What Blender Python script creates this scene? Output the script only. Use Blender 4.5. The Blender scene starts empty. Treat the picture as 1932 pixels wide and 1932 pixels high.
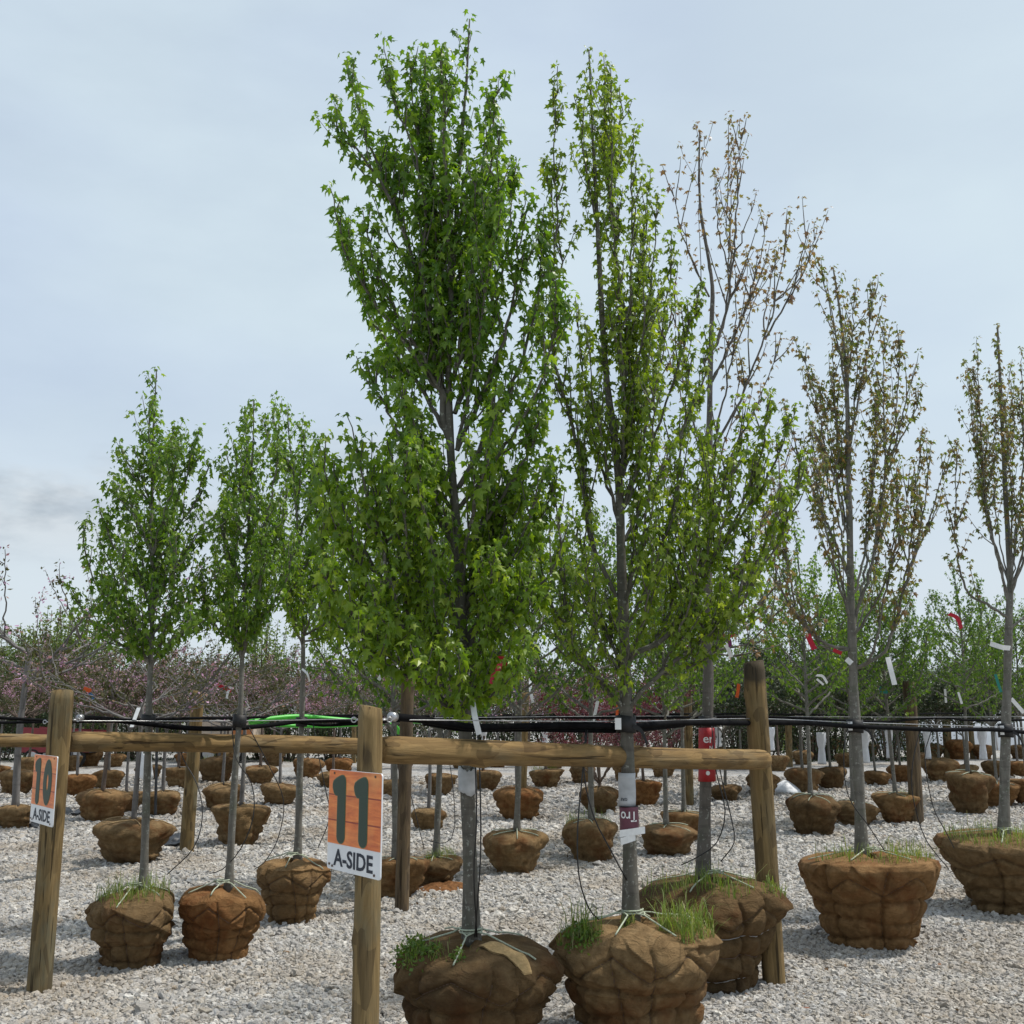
import bpy, bmesh, math, random
import numpy as np
from mathutils import Vector, Matrix

sc = bpy.context.scene
COL = sc.collection
R = math.radians

# ------------------------------------------------------------------ camera
CAM_H, F, CX, HOR = 1.6, 2050.0, 966.0, 1340.0        # pixel maths on a 1932 px square
PITCH = math.atan((HOR - CX) / F)
cd = bpy.data.cameras.new('camera')
cam = bpy.data.objects.new('camera', cd); COL.objects.link(cam)
cam.location = (0, 0, CAM_H)
cam.rotation_euler = (R(90) + PITCH, 0, 0)
cd.sensor_fit = 'HORIZONTAL'; cd.sensor_width = 36.0; cd.lens = 36.0 * F / 1932.0
cd.clip_start = 0.05; cd.clip_end = 3000
sc.camera = cam
# ------------------------------------------------------------------ light
SUN_EL, SUN_AZ = R(62), R(78)          # azimuth from +Y (away from camera) towards +X (right)
w = bpy.data.worlds.new('World'); sc.world = w; w.use_nodes = True
nt = w.node_tree; N = nt.nodes; L = nt.links; N.clear()
out = N.new('ShaderNodeOutputWorld'); bg = N.new('ShaderNodeBackground')
sky = N.new('ShaderNodeTexSky'); sky.sky_type = 'NISHITA'; sky.sun_disc = False
sky.sun_elevation = SUN_EL; sky.sun_rotation = SUN_AZ; sky.dust_density = 3.0; sky.air_density = 1.0
bg.inputs['Strength'].default_value = 0.1
tc = N.new('ShaderNodeTexCoord')
def wnoise(scale, sz, detail, rough, off=0.0):
    m = N.new('ShaderNodeMapping'); m.inputs['Scale'].default_value = (1, 1, sz); m.inputs['Location'].default_value = (off, off * .7, 0)
    n = N.new('ShaderNodeTexNoise'); n.inputs['Scale'].default_value = scale
    n.inputs['Detail'].default_value = detail; n.inputs['Roughness'].default_value = rough
    L.new(tc.outputs['Generated'], m.inputs['Vector']); L.new(m.outputs[0], n.inputs['Vector'])
    return n
def wramp(src, a, b, ca=(0, 0, 0, 1), cb=(1, 1, 1, 1)):
    r = N.new('ShaderNodeValToRGB'); r.color_ramp.elements[0].position = a; r.color_ramp.elements[1].position = b
    r.color_ramp.elements[0].color = ca; r.color_ramp.elements[1].color = cb
    r.color_ramp.interpolation = 'EASE'
    L.new(src, r.inputs[0]); return r
def wmix(fac, a, b):
    m = N.new('ShaderNodeMix'); m.data_type = 'RGBA'
    if isinstance(fac, float): m.inputs[0].default_value = fac
    else: L.new(fac, m.inputs[0])
    for i, s in ((6, a), (7, b)):
        if isinstance(s, tuple): m.inputs[i].default_value = s
        else: L.new(s, m.inputs[i])
    return m.outputs[2]
# thin high veil over a blue sky, uneven
n1 = wnoise(2.2, 2.6, 7, .55, 3.1)
veil = wramp(n1.outputs[0], .25, .70, (.74, .74, .74, 1), (.97, .97, .97, 1))
n2 = wnoise(1.3, 1.8, 4, .5, 9.3)
tint = wramp(n2.outputs[0], .35, .65, (4.75, 5.65, 7.05, 1), (5.6, 6.6, 7.25, 1))
c1 = wmix(veil.outputs[0], sky.outputs[0], tint.outputs[0])
# haze whitening towards the horizon
sep = N.new('ShaderNodeSeparateXYZ'); L.new(tc.outputs['Generated'], sep.inputs[0])
hz = wramp(sep.outputs[2], 0.0, .30, (.75, .75, .75, 1), (0, 0, 0, 1))
c2 = wmix(hz.outputs[0], c1, (6.0, 6.6, 6.95, 1))
# low grey cumulus bank near the horizon
n3 = wnoise(3.6, 3.2, 6, .55, 5.25)
cl = wramp(n3.outputs[0], .38, .54)
band = wramp(sep.outputs[2], .10, .17); band2 = wramp(sep.outputs[2], .20, .27, (1, 1, 1, 1), (0, 0, 0, 1))
left = wramp(sep.outputs[0], -.40, -.32, (1, 1, 1, 1), (0, 0, 0, 1))
def wmul(a, b):
    m = N.new('ShaderNodeMath'); m.operation = 'MULTIPLY'; L.new(a, m.inputs[0]); L.new(b, m.inputs[1]); return m.outputs[0]
cm = wmul(wmul(wmul(cl.outputs[0], band.outputs[0]), band2.outputs[0]), left.outputs[0])
n4 = wnoise(9, 2.5, 5, .6, 1.0)
ccol = wramp(n4.outputs[0], .35, .65, (3.6, 4.15, 4.7, 1), (5.6, 6.1, 6.5, 1))
c3 = wmix(cm, c2, ccol.outputs[0])
L.new(c3, bg.inputs['Color']); L.new(bg.outputs[0], out.inputs[0])
sd = bpy.data.lights.new('sun', 'SUN'); sd.energy = 3.2; sd.angle = R(1.6); sd.color = (1, .955, .88)
so = bpy.data.objects.new('sun', sd); COL.objects.link(so)
sv = Vector((math.cos(SUN_EL) * math.sin(SUN_AZ), math.cos(SUN_EL) * math.cos(SUN_AZ), math.sin(SUN_EL)))
so.rotation_euler = sv.to_track_quat('Z', 'Y').to_euler(); so.location = sv * 30
vs = sc.view_settings; vs.view_transform = 'Standard'; vs.look = 'None'; vs.gamma = 1; vs.exposure = 0.28
vs.use_curve_mapping = False
sc.render.engine = 'CYCLES'
sc.cycles.max_bounces = 8; sc.cycles.transparent_max_bounces = 4; sc.cycles.caustics_reflective = False; sc.cycles.caustics_refractive = False

# ------------------------------------------------------------------ pixel helpers
FW = np.array([0, math.cos(PITCH), math.sin(PITCH)]); UP = np.array([0, -math.sin(PITCH), math.cos(PITCH)]); RT = np.array([1., 0, 0])
CAMP = np.array([0, 0, CAM_H])
def ray(px, py): return RT * ((px - CX) / F) + UP * ((CX - py) / F) + FW
def at(px, py, Y):
    d = ray(px, py); return CAMP + d * (Y / d[1])
def gnd(px, py):
    d = ray(px, py); return CAMP + d * (-CAM_H / d[2])
def pxm(n, Y): return n * Y / F          # pixels to metres at depth Y

# ------------------------------------------------------------------ object helpers
def tag(o, label=None, cat=None, group=None, kind=None):
    if label: o['label'] = label
    if cat: o['category'] = cat
    if group: o['group'] = group
    if kind: o['kind'] = kind
    return o
def empty(name, loc, label=None, cat=None, group=None):
    o = bpy.data.objects.new(name, None); COL.objects.link(o); o.location = loc; o.empty_display_size = .1
    return tag(o, label, cat, group)
def link(name, me, parent=None, loc=(0, 0, 0), rot=None, scale=None):
    o = bpy.data.objects.new(name, me); COL.objects.link(o); o.location = loc
    if rot is not None: o.rotation_euler = rot
    if scale is not None: o.scale = scale if hasattr(scale, '__len__') else (scale,) * 3
    if parent: o.parent = parent
    return o
class MB:
    def __init__(s): s.v = []; s.f = []; s.n = 0
    def add(s, v, *faces):
        v = np.asarray(v, dtype=float).reshape(-1, 3); s.v.append(v)
        for f in faces:
            f = np.asarray(f, dtype=np.int64)
            if f.size: s.f.append((f if f.ndim == 2 else f[None]) + s.n)
        s.n += len(v)
    def mesh(s, name, mat, smooth=True):
        V = np.concatenate(s.v); me = bpy.data.meshes.new(name)
        me.vertices.add(len(V)); me.vertices.foreach_set('co', V.astype(np.float32).ravel())
        loops = np.concatenate([f.ravel() for f in s.f]); tot = np.concatenate([np.full(len(f), f.shape[1]) for f in s.f])
        start = np.concatenate([[0], np.cumsum(tot)[:-1]])
        me.loops.add(len(loops)); me.loops.foreach_set('vertex_index', loops.astype(np.int32))
        me.polygons.add(len(tot)); me.polygons.foreach_set('loop_start', start.astype(np.int32)); me.polygons.foreach_set('loop_total', tot.astype(np.int32))
        me.polygons.foreach_set('use_smooth', np.full(len(tot), bool(smooth)))
        me.materials.append(mat); me.update(calc_edges=True); me.validate()
        return me
    def build(s, name, mat, parent=None, smooth=True, loc=(0, 0, 0)):
        return link(name, s.mesh(name, mat, smooth), parent, loc)
    # ---- shapes
    def tube(s, pts, rad, n=8, cap=True):
        P = np.asarray(pts, float); m = len(P); rad = np.broadcast_to(np.asarray(rad, float), (m,))
        T = np.gradient(P, axis=0); T /= np.linalg.norm(T, axis=1)[:, None] + 1e-12
        a = np.array([1., 0, 0]) if abs(T[0][0]) < .8 else np.array([0, 1., 0])
        U = np.zeros((m, 3)); u = a - T[0] * a.dot(T[0]); u /= np.linalg.norm(u)
        for i in range(m):
            u = u - T[i] * u.dot(T[i]); u /= np.linalg.norm(u) + 1e-12; U[i] = u
        W = np.cross(T, U); an = np.arange(n) * 2 * math.pi / n
        ring = U[:, None, :] * np.cos(an)[None, :, None] + W[:, None, :] * np.sin(an)[None, :, None]
        V = (P[:, None, :] + ring * rad[:, None, None]).reshape(-1, 3)
        i = np.arange(m - 1)[:, None] * n; j = np.arange(n)[None, :]; k = (j + 1) % n
        Q = np.stack([i + j, i + k, i + n + k, i + n + j], -1).reshape(-1, 4)
        fs = [Q]
        if cap and n > 3:
            fs += [np.arange(n)[::-1][None], (np.arange(n) + (m - 1) * n)[None]]
        s.add(V, *fs)
    def box(s, lo, hi, M=None):
        x0, y0, z0 = lo; x1, y1, z1 = hi
        V = np.array([[x0, y0, z0], [x1, y0, z0], [x1, y1, z0], [x0, y1, z0], [x0, y0, z1], [x1, y0, z1], [x1, y1, z1], [x0, y1, z1]], float)
        if M is not None: V = np.array([list(M @ Vector(p)) for p in V])
        s.add(V, [[0, 3, 2, 1], [4, 5, 6, 7], [0, 1, 5, 4], [1, 2, 6, 5], [2, 3, 7, 6], [3, 0, 4, 7]])
    def prism(s, poly, y0, y1):
        """outline in x,z extruded from y0 (front) to y1"""
        p = np.asarray(poly, float); n = len(p)
        V = np.concatenate([np.c_[p[:, 0], np.full(n, y0), p[:, 1]], np.c_[p[:, 0], np.full(n, y1), p[:, 1]]])
        j = np.arange(n); k = (j + 1) % n
        s.add(V, np.stack([j, j + n, k + n, k], -1), j[None], (j[::-1] + n)[None])
    def strip(s, pts, wv, th):
        """thin ribbon of real thickness along pts; wv = half width vector(s)"""
        P = np.asarray(pts, float); m = len(P); W = np.broadcast_to(np.asarray(wv, float), (m, 3))
        T = np.gradient(P, axis=0); Nn = np.cross(T, W); Nn /= np.linalg.norm(Nn, axis=1)[:, None] + 1e-12
        h = Nn * th / 2
        V = np.stack([P - W - h, P + W - h, P + W + h, P - W + h], 1).reshape(-1, 3)
        i = np.arange(m - 1)[:, None] * 4; j = np.arange(4)[None]; k = (j + 1) % 4
        Q = np.stack([i + j, i + k, i + 4 + k, i + 4 + j], -1).reshape(-1, 4)
        s.add(V, Q, [[3, 2, 1, 0]], np.array([[0, 1, 2, 3]]) + (m - 1) * 4)

def catmull(pts, step):
    P = np.asarray(pts, float)
    if len(P) < 3:
        n = max(2, int(np.linalg.norm(P[-1] - P[0]) / step) + 1)
        return P[0] + (P[-1] - P[0]) * np.linspace(0, 1, n)[:, None]
    Q = np.vstack([2 * P[0] - P[1], P, 2 * P[-1] - P[-2]]); o = []
    for i in range(1, len(Q) - 2):
        p0, p1, p2, p3 = Q[i - 1:i + 3]; n = max(2, int(np.linalg.norm(p2 - p1) / step) + 1)
        t = np.linspace(0, 1, n, endpoint=False)[:, None]
        o.append(.5 * (2 * p1 + (p2 - p0) * t + (2 * p0 - 5 * p1 + 4 * p2 - p3) * t ** 2 + (3 * p1 - p0 - 3 * p2 + p3) * t ** 3))
    return np.vstack(o + [P[-1:]])

# ------------------------------------------------------------------ materials
def mat(name):
    m = bpy.data.materials.new(name); m.use_nodes = True; t = m.node_tree; t.nodes.clear()
    o = t.nodes.new('ShaderNodeOutputMaterial'); return m, t, o
class NT:
    def __init__(s, t): s.t = t
    def n(s, ty, **kw):
        x = s.t.nodes.new('ShaderNode' + ty)
        for k, v in kw.items(): setattr(x, k, v)
        return x
    def set(s, sock, v):
        if hasattr(v, 'links') or isinstance(v, bpy.types.NodeSocket): s.t.links.new(v, sock)
        else: sock.default_value = v
    def mapping(s, src, scale=(1, 1, 1), loc=(0, 0, 0)):
        m = s.n('Mapping'); s.set(m.inputs['Vector'], src); s.set(m.inputs['Scale'], scale); s.set(m.inputs['Location'], loc); return m.outputs[0]
    def noise(s, vec, scale, detail=4, rough=.55, dist=0):
        m = s.n('TexNoise'); s.set(m.inputs['Vector'], vec); m.inputs['Scale'].default_value = scale
        m.inputs['Detail'].default_value = detail; m.inputs['Roughness'].default_value = rough; m.inputs['Distortion'].default_value = dist
        return m.outputs[0]
    def voro(s, vec, scale, feature='F1', out='Distance'):
        m = s.n('TexVoronoi'); m.feature = feature; s.set(m.inputs['Vector'], vec); m.inputs['Scale'].default_value = scale
        return m.outputs[out]
    def ramp(s, fac, stops, interp='LINEAR'):
        r = s.n('ValToRGB'); cr = r.color_ramp; cr.interpolation = interp
        while len(cr.elements) < len(stops): cr.elements.new(.5)
        for e, (p, c) in zip(cr.elements, stops):
            e.position = p; e.color = (c, c, c, 1) if isinstance(c, (int, float)) else tuple(c) + (1,)
        s.set(r.inputs[0], fac); return r.outputs[0]
    def mix(s, fac, a, b, mode='MIX'):
        m = s.n('Mix'); m.data_type = 'RGBA'; m.blend_type = mode; s.set(m.inputs[0], fac)
        for i, v in ((6, a), (7, b)): s.set(m.inputs[i], tuple(v) + (1,) if isinstance(v, tuple) and len(v) == 3 else v)
        return m.outputs[2]
    def math(s, op, a, b=0.0):
        m = s.n('Math', operation=op); s.set(m.inputs[0], a); s.set(m.inputs[1], b); return m.outputs[0]
    def bump(s, h, strength, dist=.01, nrm=None):
        b = s.n('Bump'); s.set(b.inputs['Height'], h); b.inputs['Strength'].default_value = strength; b.inputs['Distance'].default_value = dist
        if nrm is not None: s.set(b.inputs['Normal'], nrm)
        return b.outputs[0]
    def pbr(s, col, rough=.8, nrm=None, spec=.5, metal=0.):
        p = s.n('BsdfPrincipled'); s.set(p.inputs['Base Color'], tuple(col) + (1,) if isinstance(col, tuple) and len(col) == 3 else col)
        s.set(p.inputs['Roughness'], rough); p.inputs['Specular IOR Level'].default_value = spec; p.inputs['Metallic'].default_value = metal
        if nrm is not None: s.set(p.inputs['Normal'], nrm)
        return p.outputs[0]
def simple(name, col, rough=.6, spec=.5, metal=0., var=.12, scale=30, bump=.15):
    m, t, o = mat(name); g = NT(t); c = g.n('TexCoord').outputs['Object']
    f = g.noise(c, scale, 4); dark = tuple(max(0, x * (1 - var * 2)) for x in col); lite = tuple(min(1, x * (1 + var)) for x in col)
    cc = g.ramp(f, [(.3, dark), (.7, lite)])
    t.links.new(g.pbr(cc, rough, g.bump(f, bump, .004), spec, metal), o.inputs[0]); return m
def leaf_mat(name, stops, trans=.48, rough=.40, tcol=1.45, low=None, clump=0.):
    m, t, o = mat(name); g = NT(t)
    ge = g.n('NewGeometry'); oi = g.n('ObjectInfo')
    f = g.math('FRACT', g.math('ADD', ge.outputs['Random Per Island'], oi.outputs['Random']))
    if clump:
        nz = g.ramp(g.noise(ge.outputs['Position'], 1.9, 3, .6), [(.36, 0), (.64, 1)]); f = g.math('ADD', g.math('MULTIPLY', f, 1 - clump), g.math('MULTIPLY', nz, clump))
    col = g.ramp(f, stops)
    if low:  # yellower young leaves low down, with sunlight on them painted into the colour
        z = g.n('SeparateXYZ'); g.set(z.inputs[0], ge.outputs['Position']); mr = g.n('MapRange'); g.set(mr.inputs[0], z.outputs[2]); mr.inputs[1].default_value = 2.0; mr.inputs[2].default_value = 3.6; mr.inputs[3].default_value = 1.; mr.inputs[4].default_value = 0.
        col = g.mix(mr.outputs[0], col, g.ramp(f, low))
    tc_ = g.mix(1.0, col, (1.08 * tcol, 1.12 * tcol, .38 * tcol), 'MULTIPLY')
    d = g.pbr(col, rough, spec=.45)
    tr = g.n('BsdfTranslucent'); g.set(tr.inputs[0], tc_)
    mx = g.n('MixShader'); mx.inputs[0].default_value = trans
    t.links.new(d, mx.inputs[1]); t.links.new(tr.outputs[0], mx.inputs[2]); t.links.new(mx.outputs[0], o.inputs[0]); return m
def bark_mat(name, a, b, lichen=None):
    m, t, o = mat(name); g = NT(t); c = g.n('TexCoord').outputs['Object']
    oi = g.n('ObjectInfo').outputs['Random']; off = g.n('CombineXYZ'); g.set(off.inputs[0], g.math('MULTIPLY', oi, 37.)); 
    cv = g.mapping(c, (1, 1, .22), off.outputs[0])
    f = g.noise(cv, 28, 6, .65); col = g.ramp(f, [(.3, a), (.7, b)])
    rings = g.noise(g.mapping(c, (3, 3, 26)), 1.0, 4, .6)
    col = g.mix(g.ramp(rings, [(.52, 0), (.62, .35)]), col, tuple(x * .55 for x in a))
    if lichen:
        col = g.mix(g.ramp(g.noise(c, 9, 5, .6), [(.52, 0), (.66, .6)]), col, lichen)
        col = g.mix(g.ramp(g.noise(c, 40, 3, .6), [(.60, 0), (.66, .55)]), col, (.34, .35, .31))
    t.links.new(g.pbr(col, .85, g.bump(f, .5, .006), .25), o.inputs[0]); return m
def burlap_mat():
    m, t, o = mat('burlap'); g = NT(t); c0 = g.n('TexCoord').outputs['Object']
    oi = g.n('ObjectInfo').outputs['Random']; off = g.n('CombineXYZ')
    g.set(off.inputs[0], g.math('MULTIPLY', oi, 91.)); g.set(off.inputs[1], g.math('MULTIPLY', oi, 53.)); g.set(off.inputs[2], g.math('MULTIPLY', oi, 17.))
    c = g.mapping(c0, (1, 1, 1), off.outputs[0])
    big = g.noise(c, 3.2, 5, .6, .4); mid = g.noise(c, 13, 6, .65); fine = g.noise(c, 90, 4, .7)
    col = g.ramp(mid, [(.28, (.145, .094, .045)), (.5, (.235, .156, .078)), (.75, (.345, .238, .124))])
    col = g.mix(g.ramp(big, [(.50, 0), (.68, .75)]), col, (.145, .056, .020))          # clay soaked through
    col = g.mix(g.ramp(g.noise(c, 2.1, 4, .55), [(.56, 0), (.70, .6)]), col, (.105, .075, .045))  # grey dirt
    tint = g.ramp(g.math('FRACT', g.math('MULTIPLY', oi, 7.31)), [(0, (.52, .50, .48)), (.3, (.80, .79, .78)), (.65, (1.0, .97, .92)), (1, (.90, .66, .50))])
    col = g.mix(1.0, col, tint, 'MULTIPLY')
    col = g.mix(g.ramp(fine, [(.35, .16), (.65, 0)]), col, (.08, .045, .02))
    wr = g.noise(g.mapping(c, (1, 1, 2.6)), 9, 5, .6, 1.2)
    ridged = g.math('ABSOLUTE', g.math('SUBTRACT', wr, .5))
    wv = g.n('TexWave'); g.set(wv.inputs['Vector'], c0); wv.inputs['Scale'].default_value = 110; wv.bands_direction = 'Z'; wv.inputs['Distortion'].default_value = 2
    h = g.math('ADD', g.math('MULTIPLY', ridged, 2.0), g.math('ADD', g.math('MULTIPLY', fine, .22), g.math('MULTIPLY', wv.outputs[1], .05)))
    t.links.new(g.pbr(col, .95, g.bump(h, .85, .022), .10), o.inputs[0]); return m
def log_mat(name, a, b, grey, dark, top=None):
    m, t, o = mat(name); g = NT(t); c0 = g.n('TexCoord').outputs['Object']
    oi = g.n('ObjectInfo').outputs['Random']; off = g.n('CombineXYZ'); g.set(off.inputs[0], g.math('MULTIPLY', oi, 61.)); g.set(off.inputs[2], g.math('MULTIPLY', oi, 23.))
    c = g.mapping(c0, (1, 1, 1), off.outputs[0])
    st = g.noise(g.mapping(c, (1, 1, .07)), 34, 7, .65, .5)
    col = g.ramp(st, [(.28, dark), (.45, a), (.72, b)])
    col = g.mix(g.ramp(g.noise(g.mapping(c, (1, 1, .35)), 7, 5, .6), [(.47, 0), (.66, .75)]), col, grey)
    kn = g.voro(g.mapping(c, (1, 1, .45)), 5.5)
    col = g.mix(g.ramp(kn, [(.07, .8), (.16, 0)]), col, dark)
    ch = g.voro(g.mapping(c, (1, 1, .30)), 26, out='Color'); chv = g.n('SeparateColor'); g.set(chv.inputs[0], ch)
    col = g.mix(g.ramp(chv.outputs[0], [(.62, 0), (.95, .55)]), col, dark)
    crack = g.noise(g.mapping(c, (1, 1, .035)), 46, 3, .5)
    ck = g.ramp(crack, [(.33, 1), (.37, 0)])
    col = g.mix(g.math('MULTIPLY', ck, .75), col, tuple(x * .3 for x in dark))
    if top:
        zz = g.n('SeparateXYZ'); g.set(zz.inputs[0], c0); zt = g.math('ADD', zz.outputs[2], g.math('MULTIPLY', g.noise(c, 9, 4, .6), .16)); tr_ = g.n('MapRange'); g.set(tr_.inputs[0], zt); tr_.inputs[1].default_value = top; tr_.inputs[2].default_value = top + .05; col = g.mix(g.math('MULTIPLY', tr_.outputs[0], .85), col, (.045, .038, .028))
    h = g.math('SUBTRACT', g.math('ADD', g.math('MULTIPLY', st, .7), g.math('MULTIPLY', chv.outputs[0], .35)), g.math('MULTIPLY', ck, .6))
    t.links.new(g.pbr(col, .82, g.bump(h, .9, .012), .2), o.inputs[0]); return m
def stone_mat():
    m, t, o = mat('gravel_stone'); g = NT(t); c = g.n('TexCoord').outputs['Object']
    r = g.n('ObjectInfo').outputs['Random']
    col = g.ramp(r, [(0, (.30, .296, .29)), (.18, (.34, .336, .335)), (.36, (.42, .407, .39)), (.52, (.37, .342, .30)), (.66, (.50, .487, .465)), (.82, (.43, .43, .435)), (.93, (.63, .62, .595)), (1, (.33, .28, .225))])
    geo = g.n('NewGeometry').outputs['Position']
    dirt = g.ramp(g.noise(geo, .55, 6, .62), [(.48, 0), (.66, .62)])
    col = g.mix(dirt, col, (.30, .245, .18))
    col = g.mix(g.ramp(g.noise(geo, 1.7, 4, .6), [(.58, 0), (.75, .35)]), col, (.16, .15, .14))
    f = g.noise(c, 3.0, 4, .6)
    col = g.mix(.35, col, g.ramp(f, [(.3, .12), (.7, .8)]), 'OVERLAY')
    col = g.mix(1.0, col, (1.03, 1.0, .955), 'MULTIPLY')
    t.links.new(g.pbr(col, .82, g.bump(f, .3, .15), .3), o.inputs[0]); return m
def ground_mat():
    m, t, o = mat('gravel_bed'); g = NT(t); c = g.n('NewGeometry').outputs['Position']
    vc = g.voro(c, 32, out='Color'); vd = g.voro(c, 32, feature='DISTANCE_TO_EDGE'); sepc = g.n('SeparateColor'); g.set(sepc.inputs[0], vc)
    col = g.ramp(sepc.outputs[0], [(0, (.18, .177, .173)), (.25, (.28, .276, .272)), (.5, (.36, .345, .32)), (.75, (.44, .43, .415)), (1, (.54, .53, .51))])
    col = g.mix(g.ramp(vd, [(.0, .85), (.006, 0)]), col, (.10, .092, .08))
    dirt = g.ramp(g.noise(c, .55, 6, .62), [(.48, 0), (.66, .62)])
    col = g.mix(dirt, col, (.30, .245, .18))
    col = g.mix(g.ramp(g.noise(c, 1.7, 4, .6), [(.58, 0), (.75, .35)]), col, (.16, .15, .14))
    h = g.math('MINIMUM', vd, .012)
    t.links.new(g.pbr(col, .9, g.bump(h, 1.0, 1.0), .2), o.inputs[0]); return m

M = {}
M['ground'] = ground_mat(); M['stone'] = stone_mat(); M['burlap'] = burlap_mat()
M['flap'] = simple('loose_burlap', (.42, .285, .135), .95, .1, var=.15, scale=60, bump=.5)
M['bark'] = bark_mat('maple_bark', (.105, .097, .082), (.20, .19, .165), (.10, .108, .075))
M['bark_dark'] = bark_mat('twig_bark', (.085, .076, .066), (.165, .148, .130), (.10, .105, .078))
M['bark_limb'] = bark_mat('limb_bark', (.078, .070, .058), (.150, .140, .118), (.085, .092, .066))
M['bark_silver'] = bark_mat('silver_bark', (.10, .092, .086), (.20, .19, .182))
M['bark_brown'] = bark_mat('brown_bark', (.09, .065, .052), (.16, .125, .10))
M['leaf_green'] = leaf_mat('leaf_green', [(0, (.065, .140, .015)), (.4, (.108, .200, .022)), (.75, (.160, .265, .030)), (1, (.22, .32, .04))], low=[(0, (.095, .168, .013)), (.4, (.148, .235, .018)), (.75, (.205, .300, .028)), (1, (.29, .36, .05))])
M['leaf_lime'] = leaf_mat('leaf_lime', [(0, (.090, .150, .014)), (.4, (.145, .215, .020)), (.75, (.200, .280, .030)), (1, (.29, .35, .06))])
M['leaf_mid'] = leaf_mat('leaf_mid', [(0, (.072, .145, .018)), (.4, (.112, .200, .024)), (.8, (.165, .260, .036)), (1, (.22, .30, .05))])
M['leaf_bronze'] = leaf_mat('leaf_bronze', [(0, (.24, .13, .085)), (.3, (.29, .18, .115)), (.55, (.24, .18, .085)), (.8, (.20, .20, .07)), (1, (.34, .22, .14))], trans=.35, tcol=1.15)
M['leaf_olive'] = leaf_mat('leaf_olive', [(0, (.23, .135, .075)), (.3, (.20, .16, .06)), (.55, (.14, .18, .04)), (.8, (.18, .23, .05)), (1, (.30, .20, .11))], trans=.38, tcol=1.2)
M['leaf_back'] = leaf_mat('leaf_back', [(0, (.045, .098, .014)), (.4, (.075, .145, .020)), (.8, (.12, .200, .028)), (1, (.18, .25, .045))])
M['blossom'] = leaf_mat('pink_blossom', [(0, (.48, .25, .46)), (.15, (.38, .19, .36)), (.30, (.55, .35, .52)), (.37, (.10, .085, .032)), (.60, (.05, .065, .02)), (.80, (.085, .075, .03)), (1, (.04, .075, .018))], trans=.3, rough=.7, tcol=1.1, clump=.6)
M['plum'] = leaf_mat('plum_leaf', [(0, (.12, .018, .035)), (.4, (.17, .03, .06)), (.7, (.10, .022, .03)), (.85, (.25, .07, .12)), (1, (.08, .07, .025))], trans=.3, rough=.55, tcol=1.0)
M['dark_leaf'] = leaf_mat('dark_leaf', [(0, (.018, .034, .012)), (.5, (.032, .056, .018)), (.85, (.055, .080, .024)), (1, (.11, .08, .06))], trans=.2, rough=.5)
M['far_leaf'] = leaf_mat('far_leaf', [(0, (.07, .115, .03)), (.5, (.11, .165, .04)), (.85, (.155, .21, .055)), (1, (.21, .24, .08))], trans=.35, rough=.5)
M['grass'] = leaf_mat('grass_blade', [(0, (.13, .20, .035)), (.45, (.18, .26, .05)), (.75, (.25, .31, .09)), (1, (.38, .34, .19))], trans=.45, rough=.5, tcol=1.0)
M['weed'] = leaf_mat('weed_leaf', [(0, (.07, .14, .02)), (.6, (.12, .20, .03)), (1, (.20, .24, .05))], trans=.35, rough=.5, tcol=1.0)
M['log'] = log_mat('post_wood', (.18, .122, .052), (.30, .21, .098), (.125, .122, .082), (.06, .042, .022))
M['log2'] = log_mat('rail_wood', (.195, .122, .048), (.32, .212, .09), (.16, .122, .068), (.075, .045, .020))
M['logtop'] = log_mat('dark_topped_post_wood', (.18, .122, .052), (.30, .21, .098), (.17, .13, .07), (.06, .042, .022), top=1.87)
M['logold'] = log_mat('aged_post_wood', (.12, .085, .05), (.20, .14, .075), (.085, .068, .05), (.05, .035, .022))
M['hose'] = simple('black_hose', (.007, .007, .008), .8, .06, var=.25, scale=20, bump=.05)
M['strap'] = simple('black_strap', (.014, .014, .015), .6, .4, var=.2, scale=40)
M['drip'] = simple('drip_tube', (.02, .019, .019), .5, .4, var=.2)
M['green_hose'] = simple('green_hose', (.075, .50, .045), .4, .5, var=.1)
M['steel'] = simple('galvanised_steel', (.50, .50, .51), .38, .5, .85, var=.1, scale=60)
M['rust_wire'] = simple('basket_wire', (.15, .10, .075), .55, .4, .5)
M['twine'] = simple('pale_twine', (.46, .50, .38), .9, .1, var=.2, scale=200, bump=.4)
M['jute'] = simple('jute_twine', (.42, .30, .16), .9, .1, var=.2, scale=200, bump=.4)
M['white'] = simple('white_tag_plastic', (.78, .78, .77), .5, .4, var=.05)
M['wrap'] = simple('grey_paper_wrap', (.44, .45, .46), .75, .2, var=.12, scale=14)
M['sleeve'] = simple('white_foam_sleeve', (.76, .77, .79), .6, .3, var=.06, scale=12, bump=.4)
M['maroon'] = simple('maroon_label', (.14, .045, .065), .55, .35, var=.10)
M['redlabel'] = simple('red_label', (.36, .016, .022), .45, .4, var=.08)
M['ink'] = simple('dark_ink', (.028, .034, .048), .6, .3, var=.1)
M['ribbon_red'] = leaf_mat('red_ribbon', [(0, (.50, .012, .03)), (1, (.58, .02, .05))], .3, .4, .8)
M['ribbon_purple'] = leaf_mat('purple_ribbon', [(0, (.22, .04, .16)), (1, (.28, .06, .20))], .3, .4, .8)
M['ribbon_orange'] = leaf_mat('orange_ribbon', [(0, (.75, .13, .025)), (1, (.8, .17, .04))], .3, .4, .7)
M['ribbon_teal'] = leaf_mat('teal_ribbon', [(0, (.02, .22, .19)), (1, (.03, .28, .24))], .3, .4, .8)
M['ribbon_blue'] = leaf_mat('blue_ribbon', [(0, (.03, .16, .42)), (1, (.05, .22, .5))], .3, .4, .8)
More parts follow.
